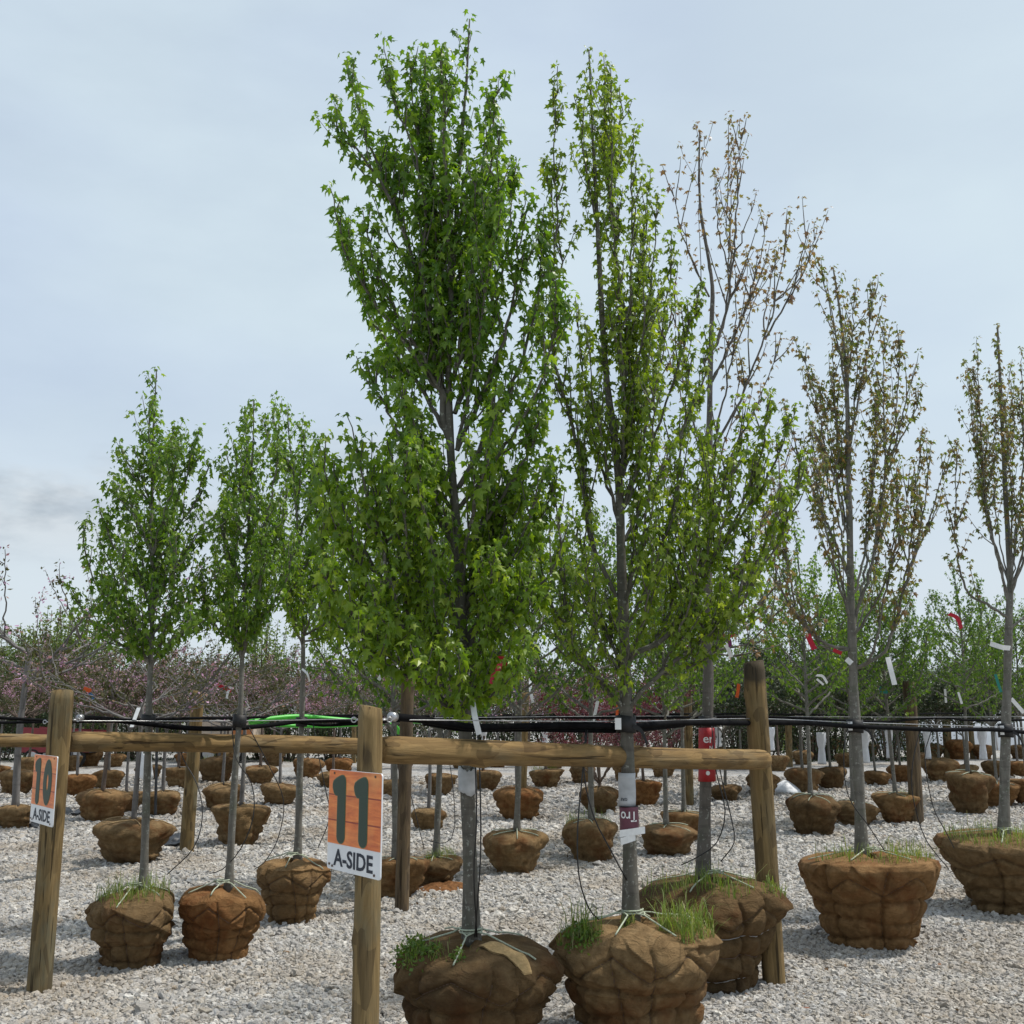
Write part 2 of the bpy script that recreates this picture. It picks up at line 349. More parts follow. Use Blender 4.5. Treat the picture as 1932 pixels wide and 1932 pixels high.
M['white_film'] = simple('white_greenhouse_film', (.74, .76, .79), .45, .4, var=.05, scale=3, bump=.5)
M['black_sheet'] = simple('black_plastic_tray', (.028, .031, .036), .42, .5, var=.2, scale=10)
M['red_paint'] = simple('dark_red_paint', (.24, .018, .026), .4, .5, var=.1, scale=6)
M['cream_paint'] = simple('cream_paint', (.60, .50, .40), .5, .4, var=.06, scale=3)
M['orange_paint'] = simple('orange_paint', (.62, .22, .07), .5, .4, var=.08)
M['tyre'] = simple('tyre_rubber', (.02, .02, .02), .8, .3)

# ------------------------------------------------------------------ ground
mb = MB(); n = 60; g = np.concatenate([[-600, -250, -120, -70], np.linspace(-45, 45, n), [70, 120, 250, 600]]); gy = np.concatenate([[-200, -60, -20], np.linspace(-6, 70, n), [110, 200, 400, 900]])
X, Y = np.meshgrid(g, gy); Vg = np.c_[X.ravel(), Y.ravel(), np.zeros(X.size)]; nx = len(g); ii = (np.arange(len(gy) - 1)[:, None] * nx + np.arange(nx - 1)[None]).ravel()
mb.add(Vg, np.stack([ii, ii + 1, ii + nx + 1, ii + nx], -1))
o = mb.build('ground', M['ground'], smooth=False); tag(o, 'pale grey gravel yard floor', kind='structure')

# loose gravel: every stone a real stone, scattered with geometry nodes
def build_gravel():
    rng = np.random.default_rng(5)
    pts = []; sz = []
    for y0, y1, dens, s in ((4.2, 8.2, 3300, .0112), (8.2, 12.5, 1900, .0140), (12.5, 18, 700, .0195), (18, 27, 170, .028)):
        wd = lambda y: .56 * y + .9
        n_ = int(dens * (wd(y0) + wd(y1)) * (y1 - y0)); y = rng.uniform(y0, y1, n_ * 2)
        x = rng.uniform(-wd(y1), wd(y1), n_ * 2); k = np.abs(x) < wd(y); x = x[k][:n_]; y = y[k][:n_]
        sc_ = s * np.exp(rng.normal(0, .33, len(x))); pts.append(np.c_[x, y, sc_ * rng.uniform(.05, .6, len(x))]); sz.append(sc_)
    P = np.concatenate(pts); S = np.concatenate(sz)
    me = bpy.data.meshes.new('gravel_stones'); me.vertices.add(len(P)); me.vertices.foreach_set('co', P.astype(np.float32).ravel())
    a = me.attributes.new('ssize', 'FLOAT', 'POINT'); a.data.foreach_set('value', S.astype(np.float32))
    o = link('gravel_stones', me); tag(o, 'loose pale grey crushed stone covering the yard', 'gravel', kind='stuff')
    ng = bpy.data.node_groups.new('scatter_stones', 'GeometryNodeTree')
    ng.interface.new_socket('Geometry', in_out='INPUT', socket_type='NodeSocketGeometry'); ng.interface.new_socket('Geometry', in_out='OUTPUT', socket_type='NodeSocketGeometry')
    nn = ng.nodes; ll = ng.links
    gi = nn.new('NodeGroupInput'); go = nn.new('NodeGroupOutput'); iop = nn.new('GeometryNodeInstanceOnPoints')
    gj = nn.new('GeometryNodeGeometryToInstance')
    for v in range(7):
        ico = nn.new('GeometryNodeMeshIcoSphere'); ico.inputs['Radius'].default_value = 1.0; ico.inputs['Subdivisions'].default_value = 2
        sp = nn.new('GeometryNodeSetPosition'); nz = nn.new('ShaderNodeTexNoise'); nz.noise_dimensions = '4D'
        nz.inputs['W'].default_value = v * 7.7; nz.inputs['Scale'].default_value = .85; nz.inputs['Detail'].default_value = 1.0
        sub = nn.new('ShaderNodeVectorMath'); sub.operation = 'SUBTRACT'; sub.inputs[1].default_value = (.5, .5, .5)
        scl = nn.new('ShaderNodeVectorMath'); scl.operation = 'SCALE'; scl.inputs['Scale'].default_value = 2.1
        ll.new(nz.outputs['Color'], sub.inputs[0]); ll.new(sub.outputs[0], scl.inputs[0]); ll.new(scl.outputs[0], sp.inputs['Offset'])
        tr = nn.new('GeometryNodeTransform'); tr.inputs['Scale'].default_value = [(1.15, .85, .62), (1, .9, .7), (1.3, .8, .55), (.95, .95, .8), (1.1, .75, .7), (1.25, 1.0, .5), (.9, .8, .75)][v]
        sm = nn.new('GeometryNodeSetMaterial'); sm.inputs['Material'].default_value = M['stone']
        ss = nn.new('GeometryNodeSetShadeSmooth'); ss.inputs['Shade Smooth'].default_value = False
        ll.new(ico.outputs[0], sp.inputs[0]); ll.new(sp.outputs[0], tr.inputs[0]); ll.new(tr.outputs[0], ss.inputs[0]); ll.new(ss.outputs[0], sm.inputs[0]); ll.new(sm.outputs[0], gj.inputs[0])
    ra = nn.new('FunctionNodeRandomValue'); ra.data_type = 'FLOAT_VECTOR'; ra.inputs['Min'].default_value = (-.55, -.55, 0); ra.inputs['Max'].default_value = (.55, .55, 6.28)
    na = nn.new('GeometryNodeInputNamedAttribute'); na.data_type = 'FLOAT'; na.inputs['Name'].default_value = 'ssize'
    iop.inputs['Pick Instance'].default_value = True
    ri = nn.new('FunctionNodeRandomValue'); ri.data_type = 'INT'; ri.inputs['Min'].default_value = 0; ri.inputs['Max'].default_value = 6; ri.inputs['Seed'].default_value = 3
    ll.new(gi.outputs[0], iop.inputs['Points']); ll.new(gj.outputs[0], iop.inputs['Instance'])
    for so_ in ri.outputs:
        if so_.type == 'INT': ll.new(so_, iop.inputs['Instance Index'])
    ll.new(ra.outputs[0], iop.inputs['Rotation']); ll.new([q for q in na.outputs if q.type == 'VALUE'][0], iop.inputs['Scale'])
    ll.new(iop.outputs[0], go.inputs[0])
    md = o.modifiers.new('scatter', 'NODES'); md.node_group = ng
build_gravel()

# ------------------------------------------------------------------ root balls
class Ball:
    PR = np.array([0, .56, .64, .76, .89, .99, 1.0, .93, .78, .52, .22, 0]); PZ = np.array([0, 0, .05, .28, .52, .70, .80, .90, .965, 1.0, 1.01, 1.01])
    def __init__(s, seed, rad, H, sag=1.0, cone=False):
        if cone: s.PR = np.array([0, .50, .58, .70, .82, .94, 1.0, .96, .80, .52, .22, 0]); s.PZ = np.array([0, 0, .05, .28, .52, .76, .89, .955, .985, 1.0, 1.01, 1.01])
        s.R, s.H = rad, H; g = np.random.default_rng(seed); s.ph = g.uniform(0, 6.28, 40); s.amp = sag
        dx = np.hypot(np.diff(s.PR * rad), np.diff(s.PZ * H)); s.U = np.concatenate([[0], np.cumsum(dx)]); s.U /= s.U[-1]
        s.rings = g.uniform(-.03, .03, 3) + np.array([.16, .36, .56]); s.nv = int(g.integers(7, 10)); s.va = (np.arange(s.nv) + g.uniform(-.22, .22, s.nv)) * 2 * math.pi / s.nv
        s.nz = int(g.integers(5, 7)); s.folds = [(g.uniform(0, 6.28), g.uniform(.12, .9), g.uniform(-.9, .9), g.uniform(.10, .26), g.uniform(.008, .026)) for _ in range(15)]
        s.tilt = g.uniform(-.05, .05, 2)
    def zig(s, th):
        x = (th * s.nz / (2 * math.pi) + s.ph[9]) % 1.0; return .62 + .20 * (1 - np.abs(2 * x - 1))
    def peaks(s): return [((k + .5 - s.ph[9]) / s.nz * 2 * math.pi) for k in range(s.nz)]
    def pos(s, th, u, off=0.):
        th = np.asarray(th, float); u = np.asarray(u, float); p = s.ph
        r = np.interp(u, s.U, s.PR) * s.R; z = np.interp(u, s.U, s.PZ) * s.H; zf = z / s.H
        top = np.interp(u, s.U, [0, 0, 0, 0, 0, 0, 0, .3, .7, 1, 1, 1]); mask = np.interp(u, s.U, [0, .3, 1, 1, 1, 1, 1, .8, .4, .1, 0, 0])
        A = s.amp
        lump = 1 + A * (.055 * np.sin(th + p[0]) + .05 * np.sin(2 * th + p[1] + 2 * zf) + .035 * np.sin(3 * th + p[2] + 5 * zf) + .022 * np.sin(5 * th + p[3] + 9 * zf))
        d = np.zeros_like(r); k = s.R / .42
        for i, zr in enumerate(s.rings):
            c = zr + .03 * np.sin(2 * th + p[10 + i]) + .014 * np.sin(7 * th + p[14 + i]); q = (zf - c) * s.H / k
            d -= k * .030 * np.exp(-np.abs(q / .012) ** 1.5) * mask; d -= k * .017 * np.exp(-(q / .055) ** 2) * mask
        for i, a in enumerate(s.va):
            da = (th - a - .10 * np.sin(zf * 4 + p[18 + i]) + math.pi) % (2 * math.pi) - math.pi; q = da * s.R / k
            d -= k * .024 * np.exp(-np.abs(q / .011) ** 1.5) * mask; d -= k * .013 * np.exp(-(q / .05) ** 2) * mask
        q = (zf - s.zig(th)) * s.H / k
        d -= k * .031 * np.exp(-np.abs(q / .012) ** 1.5) * np.interp(u, s.U, [0, 0, 1, 1, 1, 1, 1, 1, .5, 0, 0, 0])
        for (a, zc, sl, wd, am) in s.folds:
            da = ((th - a + math.pi) % (2 * math.pi) - math.pi) * s.R; v = (zf - zc) * s.H - sl * da - .25 * da * da
            d += A * k * am * 1.5 * np.where(v > 0, np.exp(-v / .05), np.exp(v / .004)) * np.exp(-(da / (wd * 1.2)) ** 2) * mask
        d += .004 * k * np.sin(17 * th + p[30] + 11 * zf) * np.sin(23 * zf + p[31] + 3 * th) * mask
        d += .0035 * k * np.sin(29 * th + p[32] - 19 * zf) * mask
        rr = np.maximum(r * lump + d + off * (1 - top), 0)
        zz = z + top * (.016 * np.sin(4 * th + p[33]) + .010 * np.sin(9 * th + p[34]) * (rr / s.R) + off) * (r > 0) + top * off * (r <= 0)
        zz = zz + (s.tilt[0] * np.cos(th) + s.tilt[1] * np.sin(th)) * rr * np.clip(zf, 0, 1)
        return np.stack([rr * np.cos(th), rr * np.sin(th), zz - .012], -1)
    def u_of_top(s, rf): return np.interp(rf, s.PR[::-1][:6], s.U[::-1][:6])       # rf 0..1 on the upper side
    def mesh(s, na, nu):
        th = np.arange(na) * 2 * math.pi / na; u = np.linspace(0, 1, nu + 1); u[0] = 1e-4; u[-1] = 1 - 1e-4
        T, U_ = np.meshgrid(th, u); V = s.pos(T, U_).reshape(-1, 3); j = np.arange(na)[None]; k = (j + 1) % na; i = np.arange(nu)[:, None] * na
        b = MB(); b.add(V, np.stack([i + j, i + k, i + na + k, i + na + j], -1).reshape(-1, 4), np.arange(na)[::-1][None], (np.arange(na) + nu * na)[None])
        return b.mesh('root_ball', M['burlap'])

def grass_mesh(ball, rng, areas, name='grass'):
    """areas: (theta centre, theta spread, r0, r1, count, hmin, hmax)"""
    b = MB(); VV = []; FF = []; n0 = 0
    for (tc_, ts, r0, r1, cnt, h0, h1) in areas:
        cnt = int(cnt * .8)
        th = tc_ + rng.uniform(-ts, ts, cnt); rf = np.sqrt(rng.uniform(r0 * r0, r1 * r1, cnt))
        P = ball.pos(th, ball.u_of_top(rf), -.004)
        h = rng.uniform(h0, h1, cnt) * rng.uniform(.3, 1, cnt); az = rng.uniform(0, 6.28, cnt); ln = np.abs(rng.normal(0, .55, cnt))
        D = np.stack([np.cos(az), np.sin(az), np.zeros(cnt)], -1); Wd = np.stack([-np.sin(az), np.cos(az), np.zeros(cnt)], -1) * (rng.uniform(.0012, .0026, cnt))[:, None]
        z = np.array([0, 0, 1.])
        a1 = P + z * (h * .45)[:, None] + D * (h * ln * .25)[:, None]; a2 = P + z * (h * .8)[:, None] + D * (h * ln * .65)[:, None]; a3 = P + z * (h * np.maximum(1 - .35 * ln, .45))[:, None] + D * (h * ln * 1.25)[:, None]
        V = np.stack([P - Wd, P + Wd, a1 - Wd, a1 + Wd, a2 - Wd * .7, a2 + Wd * .7, a3], 1).reshape(-1, 3)
        i = np.arange(cnt)[:, None] * 7
        b.add(V, np.concatenate([i + np.array([[0, 1, 3, 2]]), i + np.array([[2, 3, 5, 4]])]), i + np.array([[4, 5, 6]]))
    return b.mesh(name, M['grass'])

# ------------------------------------------------------------------ leaves
def tmpl_maple():
    V = [(0, 0), (.36, -.02), (.27, .20), (.60, .50), (.23, .50), (0, 1.0), (0, .42), (-.36, -.02), (-.27, .20), (-.60, .50), (-.23, .50)]
    P = np.array([(x, y, -.34 * abs(x) - .34 * y * y) for x, y in V]); P[6, 2] += .03
    Fc = np.array([[0, 1, 2], [0, 2, 6], [2, 3, 4], [2, 4, 6], [6, 4, 5], [0, 8, 7], [0, 6, 8], [8, 10, 9], [8, 6, 10], [6, 5, 10]])
    return P, Fc
def tmpl_small():
    P = np.array([(0, 0, 0), (.42, .45, -.12), (0, 1, -.15), (-.42, .45, -.12)]); return P, np.array([[0, 1, 2], [0, 2, 3]])
MAPLE = tmpl_maple(); SMALL = tmpl_small()
def leaf_basis(P, outd, size, rng, droop=.75, scat=.35):
    n = len(P); o_ = outd / (np.linalg.norm(outd, axis=1)[:, None] + 1e-9)
    ax = o_ * .62 + np.array([0, 0, -droop]) + rng.normal(0, scat, (n, 3)); ax /= np.linalg.norm(ax, axis=1)[:, None]
    nm = o_ * .55 + np.array([0, 0, .85]) + rng.normal(0, scat, (n, 3)); nm -= ax * (nm * ax).sum(1)[:, None]; nm /= np.linalg.norm(nm, axis=1)[:, None] + 1e-9
    xx = np.cross(ax, nm) * rng.uniform(.62, 1.08, n)[:, None]; s = size[:, None]
    return P, xx * s, ax * s, nm * s
def leaf_mesh(B, tm, matl, name='crown'):
    P, X, Y, Z = B; T, Fc = tm
    V = P[:, None] + X[:, None] * T[None, :, :1] + Y[:, None] * T[None, :, 1:2] + Z[:, None] * T[None, :, 2:3]
    m = len(T); b = MB(); b.add(V.reshape(-1, 3), (np.arange(len(P))[:, None, None] * m + Fc[None]).reshape(-1, Fc.shape[1]))
    return b.mesh(name, matl, smooth=False)

def grow(rng, trunk, limbs, p):
    """trunk: (points, r0, r1); limbs: list of (points, r0).  Returns wood MB, leaf node arrays."""
    wood = MB(); tp = catmull(trunk[0], .10); t = np.linspace(0, 1, len(tp))
    rad = trunk[1] + (trunk[2] - trunk[1]) * t ** .9
    rad = rad * (1 + .05 * np.sin(t * 37 + 1) + .05 * np.sin(t * 61)) ; rad[0] *= 1.25
    if len(rad) > 1: rad[1] *= 1.08
    wood.tube(tp, rad, 12)
    NP, NO, NS = [], [], []
    def leaves_on(pts, t0, spacing, per, size):
        seg = np.linalg.norm(np.diff(pts, axis=0), axis=1); cl_ = np.concatenate([[0], np.cumsum(seg)]); Lt = cl_[-1]
        d = np.arange(Lt * t0 + rng.uniform(0, spacing), Lt, spacing); d = np.append(d, Lt)
        k0 = rng.uniform(0, 6.28)
        for q, dd in enumerate(d):
            P = np.array([np.interp(dd, cl_, pts[:, c]) for c in range(3)]); i = min(np.searchsorted(cl_, dd), len(pts) - 1); T = pts[i] - pts[max(i - 1, 0)]
            T = T / (np.linalg.norm(T) + 1e-9); a = np.cross(T, [.3, .2, .9]); a /= np.linalg.norm(a) + 1e-9; b = np.cross(T, a)
            tip = q == len(d) - 1; m = per + (2 if tip else 0)
            for j in range(m):
                an = k0 + q * 1.57 + j * 2 * math.pi / m + rng.normal(0, .3); U = a * math.cos(an) + b * math.sin(an)
                od = U + T * (.9 if tip else .35)
                NP.append(P + od * size * rng.uniform(.12, .6)); NO.append(od); NS.append(size * rng.uniform(.62, 1.18) * (.8 if tip else 1) * (1.0 - .25 * dd / Lt))
    for pts, r0, *ml in limbs:
        ml = ml[0] if ml else 1.0
        lp = catmull(pts, .07); lp[1:-1] += rng.normal(0, .006, (len(lp) - 2, 3)) if len(lp) > 2 else 0
        t = np.linspace(0, 1, len(lp)); Lt = np.linalg.norm(np.diff(lp, axis=0), axis=1).sum()
        wood.tube(lp, .82 * p.get('lr', 1) * r0 * (1 - t) ** 1.05 + p.get('rtip', .0022), 7, cap=False)
        leaves_on(lp, p.get('lt0', .34), p['sp'] * .8, p['per'], p['size'])
        cnt = int(Lt * p['shoots'] * ml);
        for k in range(cnt):
            tt = rng.uniform(p.get('st0', .22), .96) if k else .9
            i = min(int(tt * (len(lp) - 1)), len(lp) - 2); T = lp[i + 1] - lp[i]; T /= np.linalg.norm(T) + 1e-9
            az = rng.uniform(0, 6.28); U = np.array([math.cos(az), math.sin(az), 0]); U = U - T * U.dot(T); U /= np.linalg.norm(U) + 1e-9
            an = R(rng.uniform(*p.get('ang', (20, 50)))); D = T * math.cos(an) + U * math.sin(an); ln = rng.uniform(*p['slen']) * (1.05 - .80 * tt)
            q = [lp[i]]; c = lp[i].copy(); ns = 4
            for s_ in range(ns):
                D = D + np.array([0, 0, p.get('up', .22)]) + rng.normal(0, .06, 3); D /= np.linalg.norm(D); c = c + D * ln / ns; q.append(c.copy())
            q = np.array(q); wood.tube(q, np.linspace(min(.0058, r0 * .45), .0016, len(q)), 4, cap=False)
            leaves_on(q, .12, p['sp'], p['per'], p['size'])
            for _ in range(int(ln * p.get('sub', 0) + rng.uniform())):
                i2 = rng.integers(1, ns); az = rng.uniform(0, 6.28); D2 = D * .6 + np.array([math.cos(az), math.sin(az), .35]) * .7; D2 /= np.linalg.norm(D2); l2 = ln * rng.uniform(.3, .6)
                q2 = np.array([q[i2], q[i2] + D2 * l2 * .5, q[i2] + D2 * l2 + np.array([0, 0, l2 * .2])])
                wood.tube(q2, [.003, .002, .0014], 3, cap=False); leaves_on(q2, .15, p['sp'], p['per'], p['size'])
    return wood, np.array(NP), np.array(NO), np.array(NS)

LEAFTM = {}
def crown_parts(tree, rng, nodes, p, parts=300):
    NP, NO, NS = nodes
    keep = rng.uniform(size=len(NP)) < p.get('keep', 1.0); NP, NO, NS = NP[keep], NO[keep], NS[keep]
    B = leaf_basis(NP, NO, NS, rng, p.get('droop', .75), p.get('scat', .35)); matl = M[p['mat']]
    base = np.array(tree.location); dist = np.linalg.norm(NP + base - CAMP, axis=1)
    face = np.abs((B[3] / NS[:, None] * ((NP + base - CAMP) / dist[:, None])).sum(1))
    score = dist - .35 * face - 4.0 * NS + rng.uniform(0, .25, len(dist)); order = np.argsort(score); sel = order[:parts]; rest = order[parts:]
    me = leaf_mesh([b[rest] for b in B], MAPLE, matl)
    cr = link('crown', me, tree); cr['kind'] = 'stuff'
    if p['mat'] not in LEAFTM:
        b = MB(); b.add(MAPLE[0], MAPLE[1]); LEAFTM[p['mat']] = b.mesh('leaf', matl, smooth=False)
    for i in sel:
        o_ = bpy.data.objects.new('leaf', LEAFTM[p['mat']]); COL.objects.link(o_); o_.parent = cr
        m = Matrix.Identity(4)
        for c, col in enumerate((B[1][i], B[2][i], B[3][i], B[0][i])):
            for r_ in range(3): m[r_][c] = col[r_]
        o_.matrix_local = m
    return cr

def near_ball(tree, seed, rad, H, grass=None, twine=True, wires=False, twine_mat='twine', sag=1.0, cone=False):
    ball = Ball(seed, rad, H, sag, cone); rb = link('root_ball', ball.mesh(280, 150), tree)
    rng = np.random.default_rng(seed + 100)
    if twine:
        for k, a in enumerate(ball.peaks()):
            th = a; rf = rng.uniform(.74, .90); n_ = 9
            rr = np.linspace(.10, rf, n_); P = ball.pos(np.full(n_, th), ball.u_of_top(rr), .012)
            P[0] = [.055 * math.cos(th), .055 * math.sin(th), H + .045]; P[1:-1] = P[0] + (P[-1] - P[0]) * np.linspace(0, 1, n_)[1:-1, None] + np.c_[np.zeros((n_ - 2, 2)), np.maximum(0, P[1:-1, 2] - (P[0] + (P[-1] - P[0]) * np.linspace(0, 1, n_)[1:-1, None])[:, 2])]
            for sgn in ((-1, 1) if k % 2 == 0 else (1,)):
                Q = P.copy(); Q[0, 0] += sgn * .03 * math.sin(th); Q[0, 1] -= sgn * .03 * math.cos(th)
                b = MB(); b.tube(Q, .0042, 6); b.build('twine', M[twine_mat], rb)
        b = MB(); t = np.linspace(0, 4 * math.pi, 40); b.tube(np.c_[.052 * np.cos(t), .052 * np.sin(t), H + .03 + .012 * t / 6], .0045, 6); b.build('twine', M[twine_mat], rb)
    if wires:
        for i, zr in enumerate(ball.rings):
            th = np.linspace(0, 2 * math.pi, 120); u = np.interp((zr + .03 * np.sin(2 * th + ball.ph[10 + i]) + .014 * np.sin(7 * th + ball.ph[14 + i])), ball.PZ[2:7], ball.U[2:7])
            P = ball.pos(th, u, .006); P[:, 2] += .006 * np.where((np.arange(120) % 14) < 2, 1, 0)
            b = MB(); b.tube(P, .0026, 5); b.build('basket_wire', M['steel' if i != 1 else 'rust_wire'], rb)
    for i, a in enumerate(ball.va):
        u = np.linspace(ball.U[2], ball.U[6], 40); zf = np.interp(u, ball.U, ball.PZ); P = ball.pos(a + .10 * np.sin(zf * 4 + ball.ph[18 + i]), u, .003)
        b = MB(); b.tube(P, .0024, 4); b.build('basket_wire', M['rust_wire'], rb)
    th = np.linspace(0, 2 * math.pi, 180); P = ball.pos(th, np.interp(ball.zig(th), ball.PZ[2:9], ball.U[2:9]), .003); b = MB(); b.tube(P, .0026, 4); b.build('basket_wire', M['rust_wire'], rb)
    if grass: link('grass_tuft', grass_mesh(ball, rng, grass), rb)['kind'] = 'stuff'
    return ball, rb

# ---- the drawn maples: trunk and limbs are read off the photograph and set at the tree's own depth
def limb3(tree_loc, Y, pts, dz0, dz1):
    n_ = len(pts); return np.array([at(px, py, Y + dz0 + (dz1 - dz0) * (k / (n_ - 1)) ** .8) - tree_loc for k, (px, py) in enumerate(pts)])
def drawn_tree(name, label, cx, Y, rad, H, trunk, limbs, p, seed, tr0, tr1, grass=None, twine=True, wires=False, sag=1.0, sib=1, cat='tree', group=None, parts=300, twine_mat='twine', cone=False):
    rng = np.random.default_rng(seed); X0 = at(cx, HOR + 200, Y)[0]; loc = np.array([X0, Y, 0.])
    tree = empty(name, loc, label, cat, group)
    ball, rb = near_ball(tree, seed, rad, H, grass, twine, wires, twine_mat, sag, cone)
    T0 = np.array([at(trunk[0][0], trunk[0][1], Y)[0] - X0, 0, H - .05])
    tp = np.vstack([T0, np.array([at(px, py, Y) - loc for px, py in trunk[1:]])])
    trunk_axis = catmull(tp, .1)
    LM = []
    for li in limbs:
        pts, dz = li[0], li[1]; r0 = li[2] if len(li) > 2 else .014
        ml = float(np.interp(pts[0][1], p.get('mly', [700, 1100]), p.get('mlv', [.8, 1.0]))); LM.append((limb3(loc, Y, pts, 0, dz), r0, ml))
        for s_ in range(sib):
            if rng.uniform() > np.interp(pts[0][1], [500, 900], [p.get('sibtop', .35), p.get('siblow', 1)]): continue                          # a neighbour limb, closer in and at another depth
            kk = rng.uniform(.45, .85); d2 = rng.uniform(-1, 1) * p.get('deep', .5); j = rng.normal(0, 18, 2)
            q = []
            for i, (px, py) in enumerate(pts):
                f_ = i / (len(pts) - 1); ax = np.interp(py, [t_[1] for t_ in trunk[::-1]], [t_[0] for t_ in trunk[::-1]])
                q.append((ax + (px - ax) * (kk if i else 1) + j[0] * f_, py + (j[1] + p.get('sibdrop', 35)) * f_))
            LM.append((limb3(loc, Y, q, 0, d2), r0 * .75, ml))
    k0 = int(len(tp) * p.get('tk', .42)); LM.append((tp[k0:], .004, .8))
    wood, NP, NO, NS = grow(rng, (tp, tr0, tr1), LM, p)
    wood.build('trunk', M[p.get('bark', 'bark')], tree)
    crown_parts(tree, rng, (NP, NO, NS), p, parts)
    return tree, ball

# --- row eleven, the front row
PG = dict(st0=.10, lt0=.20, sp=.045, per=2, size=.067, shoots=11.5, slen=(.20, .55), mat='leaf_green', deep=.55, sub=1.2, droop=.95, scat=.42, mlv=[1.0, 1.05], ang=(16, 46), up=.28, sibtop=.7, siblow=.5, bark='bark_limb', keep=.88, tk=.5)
T1, B1 = drawn_tree('maple_tree', 'tallest dense green maple, torn grey paper round its trunk, a pale flap on its ball', 890, 5.4, .405, .535,
    [(890, 1775), (886, 1600), (880, 1450), (876, 1330), (872, 1200), (868, 1100), (862, 1000), (850, 850), (846, 700), (850, 600), (858, 450), (868, 300), (880, 150), (886, 36)],
    [([(850, 860), (815, 640), (795, 514), (805, 385), (770, 260), (740, 180), (725, 70)], -.1, .018),
     ([(820, 640), (760, 430), (715, 320), (680, 220), (654, 108)], .15, .014), ([(740, 385), (690, 300), (645, 260), (622, 222)], -.2, .009),
     ([(845, 760), (760, 640), (690, 545), (650, 470), (622, 352)], -.25, .015), ([(846, 820), (770, 700), (700, 600), (660, 500), (655, 420)], .35, .013),
     ([(835, 620), (820, 450), (808, 300), (802, 200), (802, 97)], .2, .014), ([(850, 560), (845, 400), (838, 250), (833, 90)], -.3, .013),
     ([(852, 600), (890, 420), (915, 300), (930, 220), (940, 148)], .25, .013), ([(870, 480), (905, 380), (930, 300), (946, 232)], -.3, .010),
     ([(855, 720), (905, 560), (930, 420), (940, 287)], -.35, .014), ([(858, 780), (930, 600), (960, 440), (968, 316)], .3, .013), ([(862, 850), (950, 640), (980, 480), (990, 362)], -.1, .014),
     ([(865, 920), (970, 720), (1015, 540), (1027, 384)], .1, .015), ([(866, 960), (980, 800), (1040, 660), (1050, 540)], -.45, .013),
     ([(868, 1060), (790, 900), (735, 780), (672, 672)], -.1, .014), ([(868, 1000), (800, 860), (745, 740), (720, 640)], .4, .012),
     ([(874, 1350), (800, 1290), (765, 1200), (740, 1110), (700, 960), (655, 785)], -.35, .026), ([(760, 1190), (680, 1080), (630, 960), (602, 835)], -.5, .014), ([(745, 1120), (720, 1000), (700, 880)], -.2, .012),
     ([(770, 1210), (680, 1130), (615, 1050), (590, 930)], -.1, .013), ([(790, 1280), (700, 1200), (640, 1130), (605, 1060)], -.55, .012), ([(770, 1210), (770, 1080), (765, 960), (762, 870)], -.5, .013),
     ([(874, 1240), (950, 1090), (1005, 960), (1040, 850)], -.2, .016), ([(876, 1270), (970, 1150), (1040, 1080), (1075, 985)], -.4, .014), ([(870, 1180), (930, 1020), (990, 880), (1012, 770)], .4, .014),
     ([(872, 1200), (830, 1080), (800, 960), (790, 860)], -.5, .014), ([(868, 1120), (890, 980), (920, 850), (930, 740)], -.5, .014), ([(878, 1340), (930, 1250), (985, 1180), (1035, 1120)], -.35, .012), ([(878, 1330), (840, 1240), (820, 1150), (815, 1080)], -.35, .011),
     ([(880, 1300), (905, 1210), (925, 1120), (935, 1030)], -.45, .011), ([(770, 1200), (700, 1190), (640, 1185), (600, 1140)], -.4, .012), ([(800, 1290), (745, 1262), (700, 1240), (665, 1200)], -.5, .011), ([(740, 1110), (670, 1010), (640, 930), (630, 870)], .1, .012), ([(720, 1040), (690, 960), (740, 880), (730, 830)], .2, .011),
     ([(878, 1320), (930, 1300), (965, 1270), (985, 1230)], -.4, .010), ([(876, 1340), (840, 1330), (812, 1300), (800, 1250)], -.5, .010), ([(874, 1150), (970, 1040), (1030, 960), (1060, 880)], .1, .014), ([(870, 1040), (960, 920), (1010, 820), (1035, 700)], -.2, .013)],
    PG, 11, .040, .004, grass=[(-2.6, .38, .62, .95, 130, .03, .10), (-2.25, .25, .5, .85, 60, .03, .09), (-1.9, .5, .3, .8, 18, .03, .08)])

